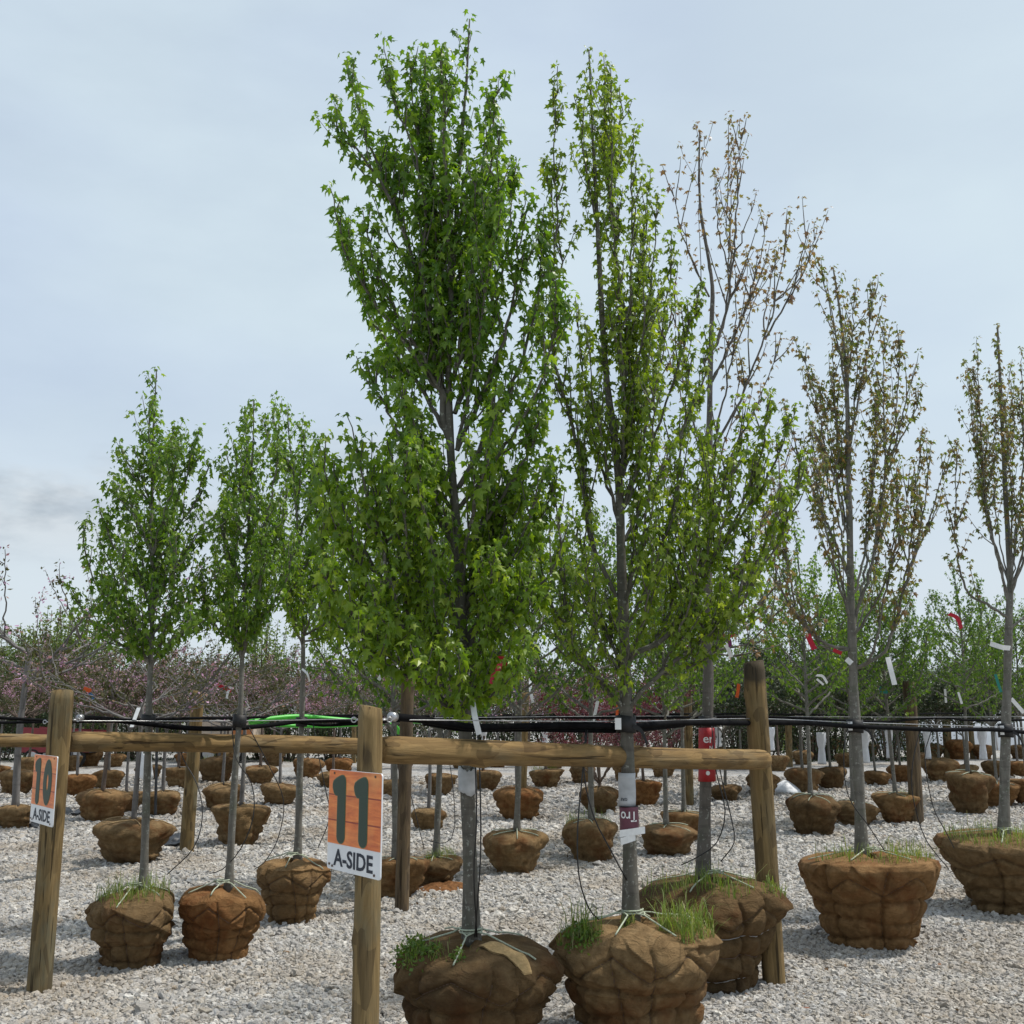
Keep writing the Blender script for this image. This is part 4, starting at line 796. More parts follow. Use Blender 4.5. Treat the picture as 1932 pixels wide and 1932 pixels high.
for k, (px, top) in enumerate([(-30, 1120), (12, 1150), (40, 1175), (70, 1165), (98, 1110), (125, 1160), (150, 1095), (172, 1150), (205, 1180), (330, 1190), (420, 1190), (500, 1140), (522, 1165), (610, 1180), (690, 1190), (760, 1170), (1405, 1200), (1428, 1180), (1452, 1195), (1480, 1212)]):
    Yk = 43 + (k * 7 % 5) * .9; hgt = at(px, top, Yk)[2]; v = k % 3
    far_plant('young_tree', TALL[v], at(px, top, Yk)[0], Yk, hgt / (4.6, 4.9, 4.3)[v], 'tall thin young tree with wispy upright shoots behind the hedge', 'tree', 'tall young trees behind the hedge')

# ------------------------------------------------------------------ posts and rails
def log_mesh(name, length, r0, r1, seed, matl, na=32, flat=.0):
    rng = np.random.default_rng(seed); nz = max(12, int(length / .045)); ph = rng.uniform(0, 6.28, 12); th = np.arange(na) * 2 * math.pi / na
    z = np.linspace(0, length, nz); T, Z = np.meshgrid(th, z); f = Z / length
    rr = (r0 + (r1 - r0) * f) * (1 + .030 * np.sin(T + ph[0] + 1.3 * Z) + .028 * np.sin(2 * T + ph[1] - 2.1 * Z) + .014 * np.sin(5 * T + ph[2] + 4 * Z) + .008 * np.sin(9 * T + ph[3] + 17 * Z) * np.sin(13 * Z + ph[4]))
    for k in range(max(2, int(length * 2.2))):                               # knots
        ka, kz = rng.uniform(0, 6.28), rng.uniform(.05, .95) * length; da = ((T - ka + math.pi) % (2 * math.pi) - math.pi) * r0
        rr += .010 * np.exp(-(da / .028) ** 2 - ((Z - kz) / .035) ** 2)
    for k in range(3):                                                        # long drying checks
        ka = rng.uniform(0, 6.28) ; z0 = rng.uniform(0, .6) * length; z1 = z0 + rng.uniform(.25, .5) * length; da = ((T - ka - .12 * np.sin(2.5 * Z + ph[5 + k]) + math.pi) % (2 * math.pi) - math.pi) * r0
        rr -= .006 * np.exp(-(da / .006) ** 2) * ((Z > z0) & (Z < z1))
    bend = .012 * np.sin(f * math.pi + ph[8]) * length / 2
    V = np.stack([rr * np.cos(T) + bend, rr * np.sin(T) + bend * .5, Z], -1)
    V[0] = V[0] * np.array([.9, .9, 1]); V[-1] *= np.array([.93, .93, 1]); V[0, :, 2] -= .004; V[-1, :, 2] += .006
    V[-1, :, 2] += .010 * np.sin(th + ph[9]); b = MB()
    j = np.arange(na)[None]; k = (j + 1) % na; i = np.arange(nz - 1)[:, None] * na; c0 = V[0].mean(0); c1 = V[-1].mean(0) + [0, 0, .002]
    n0 = nz * na; tri = [np.stack([np.full(na, n0), k[0], j[0]], -1), np.stack([np.full(na, n0 + 1), j[0] + (nz - 1) * na, k[0] + (nz - 1) * na], -1)]
    b.add(np.vstack([V.reshape(-1, 3), c0, c1]), np.stack([i + j, i + k, i + na + k, i + na + j], -1).reshape(-1, 4), *tri)
    return b.mesh(name, matl)
def log(name, A, B, r0, r1, seed, matl, label, cat, group=None):
    A = Vector(A); B = Vector(B); d = B - A
    o_ = link(name, log_mesh(name, d.length, r0, r1, seed, matl), None, A); o_.rotation_euler = d.to_track_quat('Z', 'Y').to_euler()
    return tag(o_, label, cat, group)
def post(px_b, py_b, px_t, py_t, wpx, seed, label, matl='log', Y=None, group=None):
    if Y is None: Y = gnd(px_b, py_b)[1] + pxm(wpx, 8) * .3
    A = at(px_b, py_b, Y); A[2] = -.05; B = at(px_t, py_t, Y); r = pxm(wpx, Y) / 2
    return log('fence_post', A, B, r * 1.03, r * .97, seed, M[matl], label, 'post', group), Y
P11 = np.array([-.605, 4.54]); P10Y = 6.66; PRY = 6.86
post11, _ = post(683, 2065, 700, 1336, 47, 1, 'round knotty wooden post with the eleven sign, a thick rail butting its side', Y=4.54)
post10, _ = post(76, 1833, 117, 1306, 42, 2, 'round wooden post with the ten sign, standing free of the balls, rail on both sides', Y=P10Y)
postR, _ = post(1462, 1818, 1420, 1251, 40, 3, 'tall leaning end post with a dark weathered top and the front rail nailed on', 'logtop', Y=PRY)
post765, Y765 = post(758, 1694, 771, 1266, 25, 4, 'aged dark brown wooden post behind the torn weedy ball', 'logold', Y=9.2)
post352, Y352 = post(352, 1608, 374, 1305, 24, 5, 'pale wooden post beside the black plastic tray')
post1301, Y1301 = post(1303, 1520, 1296, 1289, 15, 6, 'thin wooden post between the plum trees and the red labelled trunk')
post1716, Y1716 = post(1732, 1555, 1713, 1287, 24, 7, 'weathered wooden post with a grassy ball leaning on it', 'logold')
post985, _ = post(983, 1546, 990, 1308, 17, 8, 'wooden post behind the slim maple with the tan folded ball', Y=16.6)
for k, (xb, yb, xt, yt, wp) in enumerate([(1788, 1432, 1782, 1300, 15), (1836, 1432, 1828, 1345, 10), (1490, 1447, 1487, 1362, 12), (1396, 1430, 1395, 1352, 9), (668, 1440, 668, 1350, 9), (1195, 1440, 1194, 1345, 9)]):
    post(xb, yb, xt, yt, wp, 20 + k, 'far wooden wire post standing among the back rows', group='far wire posts')
def eyebolt(parent, P, Dv, name='eye_bolt'):
    b = MB(); P = np.array(P); Dv = np.array(Dv) / np.linalg.norm(Dv); b.tube(np.array([P, P + Dv * .03]), .004, 8)
    t = np.linspace(0, 2 * math.pi, 18); s_ = np.cross(Dv, [0, 0, 1.]); c = P + Dv * .039; b.tube(c + np.outer(np.cos(t), Dv) * .010 + np.outer(np.sin(t), np.array([0, 0, 1.])) * .010, .003, 6)
    o_ = b.build(name, M['steel']); o_.parent = parent; o_.matrix_parent_inverse = parent.matrix_world.inverted(); return o_
bpy.context.view_layer.update()
ROW = np.array([.70, .714, 0.])
eyebolt(post11, at(718, 1358, 4.56), [1, .5, 0]); eyebolt(post11, at(686, 1358, 4.55), [-1, -.2, 0]); eyebolt(post10, at(134, 1358, 6.68), [1, .3, 0]); eyebolt(post10, at(97, 1362, 6.66), [-1, 0, 0])
# rails
log('brace_rail', at(722, 1419, 4.62), at(1436, 1430, 6.74), .056, .0575, 41, M['log2'], 'thick peeled log rail from post 11 to the leaning end post', 'rail')
log('brace_rail', at(130, 1402, 6.74), at(760, 1408, 9.12), .063, .062, 42, M['log2'], 'long peeled log rail from post 10 to the aged brown post', 'rail')
log('brace_rail', at(-130, 1396, 9.2), at(366, 1398, 12.2), .058, .056, 43, M['log2'], 'log rail running behind post 10 to the pale post', 'rail')

# ------------------------------------------------------------------ number signs
def sign_mat():
    m, t, o_ = mat('plank_print'); g = NT(t); c = g.n('TexCoord').outputs['Object']
    st = g.noise(g.mapping(c, (3, 1, 26)), 1.6, 6, .6, .6); big = g.noise(c, 7, 3, .5)
    col = g.ramp(st, [(.3, (.50, .10, .030)), (.55, (.74, .20, .050)), (.78, (.88, .38, .095))])
    col = g.mix(g.ramp(big, [(.45, 0), (.7, .5)]), col, (.80, .40, .13))
    col = g.mix(g.ramp(g.noise(c, 5, 4, .6, 1.), [(.60, 0), (.75, .45)]), col, (.45, .07, .045))
    t.links.new(g.pbr(col, .45, None, .4), o_.inputs[0]); return m
M['plank'] = sign_mat(); M['plankline'] = simple('plank_gap_print', (.30, .045, .02), .5)
M['digit'] = simple('green_digit', (.042, .066, .048), .6, .3, var=.12, scale=300); M['digit_edge'] = simple('digit_edge', (.10, .15, .085), .6, .3)
M['sign_white'] = simple('sign_white', (.72, .73, .74), .45, .4, var=.05, scale=10)
def text_mesh(body, matl, h, wdt=None, ext=.0006, offset=.0):
    cu = bpy.data.curves.new('lettering', 'FONT'); cu.body = body; cu.extrude = ext; cu.offset = offset; cu.fill_mode = 'BOTH'; cu.resolution_u = 3
    ob = bpy.data.objects.new('lettering', cu); COL.objects.link(ob); dg = bpy.context.evaluated_depsgraph_get(); dg.update()
    me = bpy.data.meshes.new_from_object(ob.evaluated_get(dg)); bpy.data.objects.remove(ob)
    V = np.zeros(len(me.vertices) * 3, np.float32); me.vertices.foreach_get('co', V); V = V.reshape(-1, 3)
    lo, hi = V[:, :2].min(0), V[:, :2].max(0); sy = h / (hi[1] - lo[1]); sx = sy if wdt is None else wdt / (hi[0] - lo[0])
    Q = np.c_[(V[:, 0] - (lo[0] + hi[0]) / 2) * sx, -V[:, 2], (V[:, 1] - (lo[1] + hi[1]) / 2) * sy]           # stands in x,z facing -y
    me.vertices.foreach_set('co', Q.astype(np.float32).ravel()); me.materials.clear(); me.materials.append(matl); me.update(); return me, Q
def one_poly(x0, g=0.):
    P = [(.262, .045), (.30, .047), (.335, .075), (.345, .115), (.345, .66)] + [(.262 + .083 * math.cos(a), .66 + .075 * math.sin(a)) for a in np.linspace(.15, math.pi - .15, 8)] + [(.179, .66), (.179, .262), (.14, .262), (.105, .235), (.083, .19), (.078, .15), (.095, .11), (.15, .08), (.205, .06)]
    return [(x + x0, y) for x, y in P]
def oval(cx, cy, rx, ry, n_=40): return [(cx + rx * math.cos(a), cy + ry * math.sin(a)) for a in np.linspace(0, 2 * math.pi, n_, endpoint=False)]
def inset(P, d):
    P = np.array(P); c = len(P); A = .5 * sum(P[i][0] * P[(i + 1) % c][1] - P[(i + 1) % c][0] * P[i][1] for i in range(c)); sg = 1 if A > 0 else -1
    T = np.roll(P, -1, 0) - np.roll(P, 1, 0); T /= np.linalg.norm(T, axis=1)[:, None] + 1e-9; return P + sg * d * np.c_[-T[:, 1], T[:, 0]]
SW, SH_ = .44, .43
def sign(digits, tl, tr, bl, br, d_l, d_r, label):
    A = (at(*tl, d_l) + at(*bl, d_l)) / 2; B = (at(*tr, d_r) + at(*br, d_r)) / 2; C = (A + B) / 2; dx = B - A; yaw = math.atan2(dx[1], dx[0]); SWm = math.hypot(dx[0], dx[1])
    hgt = ((at(*tl, d_l) - at(*bl, d_l))[2] + (at(*tr, d_r) - at(*br, d_r))[2]) / 2
    s_ = empty('row_sign', C - np.array([0, 0, hgt / 2]), label, 'sign'); s_.rotation_euler = (0, 0, yaw)
    def uv(P): return [((u - .5) * SWm, (1 - v) * hgt) for u, v in P]
    rc = lambda u0, v0, u1, v1, r: [(u0 + r - r * math.cos(a), v0 + r - r * math.sin(a)) for a in np.linspace(0, math.pi / 2, 5)] + [(u1 - r + r * math.sin(a), v0 + r - r * math.cos(a)) for a in np.linspace(0, math.pi / 2, 5)] + [(u1 - r + r * math.cos(a), v1 - r + r * math.sin(a)) for a in np.linspace(0, math.pi / 2, 5)] + [(u0 + r - r * math.sin(a), v1 - r + r * math.cos(a)) for a in np.linspace(0, math.pi / 2, 5)]
    b = MB(); b.prism(uv(rc(0, 0, 1, 1, .03)), 0, .006); b.build('panel', M['sign_white'], s_, False)
    top = rc(.003, .003, .997, .74, .028); top = [(u, min(v, .74)) for u, v in top[:10]] + [(.997, .74), (.003, .74)]
    b = MB(); b.prism(uv(top), -.0012, -.0001); pp = b.build('plank_print', M['plank'], s_, False)
    for v in (.245, .50):
        b = MB(); b.prism(uv([(.003, v), (.997, v), (.997, v + .014), (.003, v + .012)]), -.0018, -.0013); b.build('plank_line', M['plankline'], pp, False)
    for i, dg in enumerate(digits):
        if dg == '1':
            x0 = .0 if i == 0 else .42
            b = MB(); b.prism(uv(one_poly(x0)), -.0026, -.0019); e = b.build('digit', M['digit_edge'], s_, False)
            b = MB(); b.prism(uv(inset(one_poly(x0), .011)), -.0034, -.0027); b.build('digit_face', M['digit'], e, False)
        else:
            for nm, (o1, i1), y0, y1, mt in (('digit', ((.185, .335), (.035, .115)), -.0026, -.0019, 'digit_edge'), ('digit_face', ((.172, .322), (.048, .128)), -.0034, -.0027, 'digit')):
                cx_, cy_ = .67, .385; O_ = uv(oval(cx_, cy_, *o1)); I_ = uv(oval(cx_, cy_, *i1)); n_ = len(O_); b = MB()
                V = [(x, y, z) for y in (y0, y1) for ring in (O_, I_) for x, z in ring]; j = np.arange(n_); k = (j + 1) % n_
                b.add(V, np.stack([j, k, k + n_, j + n_], -1), np.stack([j + 2 * n_, j + 3 * n_, k + 3 * n_, k + 2 * n_], -1), np.stack([j, j + 2 * n_, k + 2 * n_, k], -1), np.stack([j + n_, k + n_, k + 3 * n_, j + 3 * n_], -1))
                if nm == 'digit': e = b.build(nm, M[mt], s_, False)
                else: b.build(nm, M[mt], e, False)
    me, _ = text_mesh('A-SIDE', M['ink'], .17 * hgt, .74 * SWm, .0004, .022)
    link('lettering', me, s_, (0, -.0012, hgt * (1 - .872)))
    for u, v in ((.11, .035), (.89, .035), (.11, .965), (.90, .965), (.05, .95)):
        b = MB(); t = np.linspace(0, 2 * math.pi, 10, endpoint=False); b.prism([((u - .5) * SWm + .005 * math.cos(a), (1 - v) * hgt + .005 * math.sin(a)) for a in t], -.004, 0); b.build('screw', M['rust_wire'], s_, False)
    return s_
sign('11', (624, 1451), (723, 1460), (615, 1638), (715, 1661), 4.655, 4.31, 'orange plank sign with green number 11 and A-SIDE on a post')
sign('10', (67, 1422), (110, 1428), (55, 1549), (97, 1561), 6.78, 6.40, 'narrow looking orange plank sign with green number 10 and A-SIDE')

# ------------------------------------------------------------------ hoses, wires, straps
def hose(name, pts, r, matl, label, cat, n_=8, group=None):
    b = MB(); b.tube(catmull([at(*q) for q in pts], .08), r, n_); return tag(b.build(name, M[matl]), label, cat, group)
hose('irrigation_hose', [(738, 1352, 4.62), (790, 1357, 4.8), (850, 1366, 4.98), (900, 1372, 5.12), (1000, 1370, 5.36), (1100, 1368, 5.56), (1190, 1370, 5.80), (1280, 1364, 6.15), (1400, 1364, 6.72), (1425, 1364, 6.95), (1520, 1364, 7.3), (1600, 1370, 7.87), (1625, 1371, 7.9), (1700, 1374, 8.2), (1770, 1377, 8.5), (1840, 1376, 8.85), (1895, 1378, 9.15), (1990, 1388, 9.6)], .0165, 'hose', 'thick black irrigation hose strung along the front row from post 11', 'hose')
hose('irrigation_hose', [(800, 1364, 4.9), (880, 1376, 5.2), (1000, 1376, 5.40), (1100, 1378, 5.60), (1185, 1378, 5.82), (1290, 1368, 6.2)], .012, 'hose', 'thinner black hose sagging just under the thick front hose', 'hose')
hose('irrigation_hose', [(148, 1354, 6.75), (200, 1357, 6.95), (280, 1366, 7.25), (360, 1374, 7.45), (440, 1374, 7.66), (510, 1368, 8.1), (575, 1360, 8.5), (640, 1360, 8.8), (700, 1362, 9.0), (760, 1358, 9.3), (840, 1356, 9.9), (985, 1353, 11.0), (1125, 1354, 12.0), (1250, 1354, 12.6), (1400, 1352, 13.6), (1536, 1356, 14.3), (1668, 1362, 15.4), (1712, 1358, 15.8), (1780, 1354, 16.3), (1835, 1359, 16.8), (1960, 1358, 17.6)], .0165, 'hose', 'long black hose strung along the second row from post 10', 'hose')
hose('irrigation_hose', [(560, 1362, 8.6), (610, 1368, 8.75), (690, 1364, 8.95)], .013, 'hose', 'short black hose end dipping below the second row hose', 'hose')
hose('irrigation_hose', [(-40, 1352, 10.0), (60, 1358, 10.3), (130, 1361, 10.8), (250, 1358, 11.5), (372, 1355, 12.3), (460, 1354, 13.0), (620, 1350, 14.2), (800, 1351, 15.6), (1000, 1348, 17.4), (1295, 1347, 18.5), (1450, 1347, 20), (1620, 1349, 22), (1800, 1346, 24), (1960, 1349, 25)], .015, 'hose', 'black hose strung along the row behind post 10', 'hose')
hose('irrigation_hose', [(-40, 1364, 14.0), (120, 1362, 15.0), (330, 1361, 17.0), (500, 1357, 18.0), (700, 1353, 19.5), (1000, 1351, 22), (1300, 1349, 24), (1600, 1350, 26), (1960, 1351, 28)], .017, 'hose', 'farthest black hose seen low between the redbud trunks', 'hose')
for k, (pts, lb) in enumerate([([(724, 1358, 4.62), (1180, 1361, 5.78), (1420, 1356, 6.84), (1612, 1363, 7.95), (1895, 1372, 9.2), (1990, 1377, 9.6)], 'thin steel support wire of the front row'), ([(138, 1360, 6.72), (455, 1360, 7.6), (690, 1356, 8.9), (765, 1355, 9.3), (1250, 1351, 12.6), (1720, 1353, 15.8), (1960, 1352, 17.6)], 'thin steel support wire of the second row')]):
    hose('support_wire', pts, .0028, 'steel', lb, 'wire', 5)
hose('green_hose', [(470, 1362, 13.2), (520, 1355, 13.4), (570, 1352, 13.6), (640, 1358, 13.8), (700, 1362, 14.1), (780, 1361, 14.4), (835, 1362, 14.8)], .030, 'green_hose', 'bright green hose strung behind the second row', 'hose')
hose('green_hose', [(470, 1364, 13.25), (540, 1369, 13.45), (620, 1370, 13.7), (700, 1366, 14.0), (745, 1367, 14.2), (752, 1384, 14.3)], .022, 'green_hose', 'second green hose with a dangling end near the aged brown post', 'hose')
b = MB(); e = at(738, 1352, 4.62); d_ = at(790, 1357, 4.8) - e; d_ /= np.linalg.norm(d_); b.tube(np.array([e - d_ * .004, e + d_ * .028]), .0195, 14); tag(b.build('hose_clamp', M['steel']), 'shiny steel clamp on the thick capped hose end of the front row', 'clamp')
b = MB(); e = at(148, 1354, 6.75); d_ = at(200, 1357, 6.95) - e; d_ /= np.linalg.norm(d_); b.tube(np.array([e - d_ * .004, e + d_ * .028]), .0195, 14); tag(b.build('hose_clamp', M['steel']), 'small bright clamp where the second row hose starts beside the ten sign', 'clamp')
def strap(px, py, Y, r, hgt, label, white=True, tail=True):
    C = at(px, py, Y); s_ = empty('trunk_strap', C - np.array([0, 0, hgt / 2]), label, 'strap'); b = MB(); n_ = 20; t = np.arange(n_) * 2 * math.pi / n_
    ring = lambda rr, z: np.c_[rr * np.cos(t), rr * np.sin(t) * 1.0, np.full(n_, z) + .004 * np.sin(t * 2)]
    V = np.vstack([ring(r, 0), ring(r * 1.04, hgt * .5), ring(r, hgt), ring(r - .004, hgt), ring(r - .004, 0)]); j = np.arange(n_)[None]; k = (j + 1) % n_; i = np.arange(5)[:, None] * n_; i2 = ((np.arange(5) + 1) % 5)[:, None] * n_
    b.add(V, np.stack([i + j, i + k, i2 + k, i2 + j], -1).reshape(-1, 4)); b.build('band', M['strap'], s_)
    if white: b = MB(); b.box((-r * .95 - .012, -r * .80 - .012, hgt * .18), (-r * .95 + .020, -r * .80 - .008, hgt * .86)); b.build('paper_label', M['white'], s_, False)
    if tail: b = MB(); b.strip(catmull([(r * .6, -r * .85, hgt * .4), (r * 1.4, -r * .9, hgt * .1), (r * 2.0, -r * .7, -hgt * .7)], .02), (.003, .0, .011), .003); b.build('strap_tail', M['strap'], s_, False)
    return s_
strap(1181, 1366, 5.72, .052, .085, 'wide black strap with a paper label tying the maroon labelled maple'); strap(1335, 1361, 6.85, .055, .06, 'black strap tying the red labelled bronze maple', False, False); strap(1613, 1370, 7.97, .058, .09, 'black strap with a paper label on the olive maple')
strap(1897, 1378, 9.25, .060, .11, 'black strap on the bronze maple with the white forked tag'); strap(452, 1360, 7.55, .045, .085, 'black strap round the pale leaning maple trunk', False, False); strap(569, 1362, 8.8, .046, .07, 'black strap round the dark upright maple trunk', False, False); strap(280, 1357, 7.36, .045, .06, 'black strap on the bushy maple beside post 10', False, False)
DR = [([(900, 1374, 5.13), (905, 1450, 5.1), (907, 1600, 5.12), (901, 1700, 5.2), (896, 1768, 5.33)], 'front drip tube falling beside the tallest maple trunk'), ([(893, 1374, 5.13), (897, 1450, 5.12), (899, 1550, 5.12), (894, 1650, 5.2), (900, 1768, 5.34)], 'drip tube crossing the front one beside the tallest maple trunk'),
      ([(1105, 1376, 5.6), (1100, 1450, 5.55), (1090, 1560, 5.5), (1092, 1650, 5.5), (1110, 1712, 5.55), (1130, 1735, 5.6)], 'long drip tube dropping onto the left shoulder of the front ball'), ([(1108, 1376, 5.6), (1102, 1460, 5.6), (1120, 1540, 5.6), (1150, 1600, 5.65), (1182, 1660, 5.68)], 'drip tube slanting down to the maroon labelled trunk'),
      ([(1343, 1370, 6.7), (1350, 1450, 6.65), (1368, 1530, 6.6), (1352, 1590, 6.6), (1310, 1620, 6.65), (1285, 1632, 6.7)], 'drip tube curving onto the ball of the red labelled maple'), ([(1355, 1372, 6.7), (1358, 1450, 6.6), (1380, 1545, 6.55), (1385, 1590, 6.55), (1360, 1625, 6.7)], 'drip tube looping wide beside the leaning end post'),
      ([(1735, 1380, 8.35), (1722, 1440, 8.3), (1722, 1500, 8.3), (1745, 1580, 8.4), (1790, 1640, 8.7)], 'drip tube sweeping down to the left side of the big grassy ball'), ([(1757, 1380, 8.45), (1745, 1430, 8.4), (1760, 1520, 8.45), (1785, 1570, 8.6), (1800, 1600, 8.8)], 'second drip tube hanging above the big grassy ball'),
      ([(1600, 1376, 7.85), (1592, 1420, 7.8), (1600, 1500, 7.8), (1640, 1560, 7.9), (1672, 1610, 7.95)], 'drip tube passing behind the olive maple trunk'),
      ([(330, 1372, 7.4), (345, 1430, 7.4), (372, 1480, 7.35), (382, 1540, 7.3), (365, 1600, 7.3), (315, 1650, 7.35)], 'drip tube bowing out from the rail to the grassy ball beside post 10'), ([(438, 1374, 7.6), (445, 1430, 7.5), (475, 1480, 7.5), (478, 1540, 7.5), (455, 1600, 7.5), (420, 1640, 7.55), (395, 1648, 7.55)], 'drip tube bowing round to the pale leaning maple ball'),
      ([(470, 1373, 7.8), (505, 1440, 7.9), (535, 1510, 8.0), (525, 1580, 8.1), (500, 1625, 8.3), (480, 1640, 8.5)], 'drip tube hanging left of the dark upright trunk'), ([(590, 1362, 8.6), (600, 1420, 8.6), (612, 1480, 8.6), (622, 1540, 8.6), (600, 1600, 8.7)], 'drip tube running down towards sign 11'),
      ([(740, 1372, 9.3), (770, 1480, 9.3), (790, 1560, 9.3), (800, 1600, 9.5)], 'drip tube crossing the aged brown post'), ([(830, 1362, 9.8), (850, 1450, 9.7), (858, 1560, 9.6), (840, 1590, 9.6), (805, 1585, 9.8)], 'drip tube looping over the torn weedy ball')]
for pts, lb in DR: hose('drip_tube', pts, .0036, 'drip', lb, 'tube', 6)

# ------------------------------------------------------------------ trunk wraps, labels, sleeves
def wrap(name, px, y0, y1, Y, r, matl, label, cat, taper=0., torn=0., parent_label=True):
    A = at(px, y1, Y); B = at(px, y0, Y); h = B[2] - A[2]; s_ = empty(name, A, label, cat); lean = B[0] - A[0]
    b = MB(); n_ = 28; t = np.arange(n_) * 2 * math.pi / n_; rows = 7; rng = np.random.default_rng(int(px)); V = []
    for i in range(rows):
        f = i / (rows - 1); zz = h * f + (0 if 0 < i < rows - 1 else torn * (rng.normal(0, .35, n_) + .8 * np.sin(t * 2 + 1)))
        rr = r * (1 + taper * f) + .0015 * np.sin(3 * t + i); V.append(np.c_[rr * np.cos(t) + lean * f, rr * np.sin(t), np.broadcast_to(zz, (n_,))])
    Vo = np.vstack(V); Vi = Vo.copy(); ax = np.c_[lean * Vo[:, 2] / h, np.zeros(len(Vo))]; Vi[:, :2] = ax + (Vi[:, :2] - ax) * .965; j = np.arange(n_)[None]; k = (j + 1) % n_; i = np.arange(rows - 1)[:, None] * n_; m = rows * n_
    q = np.stack([i + j, i + k, i + n_ + k, i + n_ + j], -1).reshape(-1, 4)
    b.add(np.vstack([Vo, Vi]), q, q[:, ::-1] + m, np.stack([j, j + m, k + m, k], -1)[0], np.stack([j + m - n_, k + m - n_, k + 2 * m - n_, j + 2 * m - n_], -1)[0])
    b.build('paper', M[matl], s_); return s_, r, h
def on_wrap(s_, r, body, h, z, ang, flip, matl, wdt=None):
    me, Q = text_mesh(body, M[matl], h, wdt, .0003, .012)
    if flip: Q = Q * np.array([-1, 1, -1])
    a = Q[:, 0] / r + ang; rr = r + .0022 - Q[:, 1]; V = np.c_[rr * np.sin(a), -rr * np.cos(a), Q[:, 2] + z]
    me.vertices.foreach_set('co', V.astype(np.float32).ravel()); me.update(); link('lettering', me, s_)
wrap('trunk_wrap', 882, 1449, 1496, 5.4, .045, 'wrap', 'torn grey paper sleeve round the tallest maple trunk under the rail', 'wrap', 0, .012)
s_, r, h = wrap('trunk_wrap', 1183, 1458, 1521, 5.70, .044, 'wrap', 'smooth grey paper sleeve above the maroon label', 'wrap'); on_wrap(s_, r, 'GRE', .014, h * .22, -.45, True, 'ink')
s_, r, h = wrap('trunk_label', 1187, 1521, 1569, 5.69, .048, 'maroon', 'maroon label with upside down white lettering round the front trunk', 'label', .0); on_wrap(s_, r, 'Tro', .05, h * .62, -.1, True, 'white', .085)
b = MB(); b.tube(np.c_[.047 * np.cos(np.linspace(0, 6.4, 24)), .047 * np.sin(np.linspace(0, 6.4, 24)), np.zeros(24)], .003, 6); o_ = b.build('tie', M['strap'], s_, True, (0, 0, h))
for (xa, ya, xb, yb, lb) in [(1169, 1573, 1217, 1566, 'white plastic tie end jutting out under the maroon label'), (1171, 1588, 1199, 1579, 'short white plastic tie low on the maroon labelled trunk')]:
    b = MB(); A = at(xa, ya, 5.635); B = at(xb, yb, 5.64); b.strip([A, (A + B) / 2 + np.array([0, -.006, 0]), B], (0, 0, .017), .002); tag(b.build('plastic_tie', M['white'], None, False), lb, 'tie')
s_, r, h = wrap('trunk_label', 1334, 1373, 1474, 6.84, .054, 'redlabel', 'tall red label with white letters round the bronze maple trunk', 'label', -.06)
on_wrap(s_, r, 'erl', .052, h * .80, .25, False, 'white', .075); on_wrap(s_, r, 'Na', .022, h * .63, .55, False, 'white'); on_wrap(s_, r, '-----', .004, h * .53, .2, False, 'white', .07); on_wrap(s_, r, 'eum', .026, h * .42, .15, False, 'white', .07)
b = MB(); t = np.linspace(0, 2 * math.pi, 16, endpoint=False); a = .0 + .012 / r * np.cos(t) - .05; b.add(np.vstack([np.c_[(r + .002) * np.sin(a), -(r + .002) * np.cos(a), h * .16 + .013 * np.sin(t)]]), np.arange(16)[None]); b.build('round_logo', M['white'], s_, False)
def sleeve(px, y0, y1, Y, wpx, label, waist=.62):
    A = at(px, y1, Y); B = at(px, y0, Y); h = B[2] - A[2]; r = pxm(wpx, Y) / 2; s_ = empty('trunk_sleeve', A, label, 'sleeve', 'white sleeves on far trunks' if label.startswith('white pinched') else None)
    f = np.linspace(0, 1, 13); prof = np.interp(f, [0, .12, .40, .48, .56, .75, 1], [.85, .80, .66, .55, .72, .95, 1.0]); b = MB(); n_ = 16; t = np.arange(n_) * 2 * math.pi / n_; V = []
    for q, pr in zip(f, prof): V.append(np.c_[r * pr * np.cos(t) * (1 + .10 * np.sin(5 * t + q * 3)), r * pr * np.sin(t) * (1 + .10 * np.sin(4 * t)), np.full(n_, h * q)])
    V = np.vstack(V); j = np.arange(n_)[None]; k = (j + 1) % n_; i = np.arange(12)[:, None] * n_; b.add(V, np.stack([i + j, i + k, i + n_ + k, i + n_ + j], -1).reshape(-1, 4), np.arange(n_)[::-1][None], (np.arange(n_) + 12 * n_)[None]); b.build('foam', M['sleeve'], s_)
    b = MB(); b.tube(np.c_[r * .5 * np.cos(np.linspace(0, 6.4, 16)), r * .5 * np.sin(np.linspace(0, 6.4, 16)), np.full(16, h * .48)], .006, 5); b.build('tie', M['wrap'], s_)
for cx, bot, px, y0, y1, wp in [(1470, 1455, 1462, 1372, 1416, 13), (1653, 1483, 1652, 1378, 1440, 19), (1700, 1478, 1697, 1372, 1430, 15), (1774, 1476, 1772, 1378, 1432, 14), (1881, 1470, 1882, 1378, 1434, 17), (911, 1493, 918, 1376, 1404, 12), (1030, 1488, 1030, 1376, 1404, 13), (1369, 1514, 1375, 1372, 1408, 13)]:
    t_, X0, Yc, top, rad = BT[(cx, bot)]; pxx = CX + X0 / Yc * F; sleeve(pxx, y0, y1, Yc, wp, 'white pinched foam sleeve round a far trunk')
t_, X0, Yc, top, rad = BT[(1569, 1490)]; sleeve(CX + X0 / Yc * F, 1382, 1442, Yc, 18, 'wide white foam sleeve hanging over the ball behind the orange brown balls')
t_, X0, Yc, top, rad = BT[(247, 1632)]; wrap('trunk_wrap', CX + X0 / Yc * F, 1420, 1470, Yc, .075, 'sleeve', 'loose white paper wrap on the silver redbud trunk under the rail', 'wrap', -.3, .02)

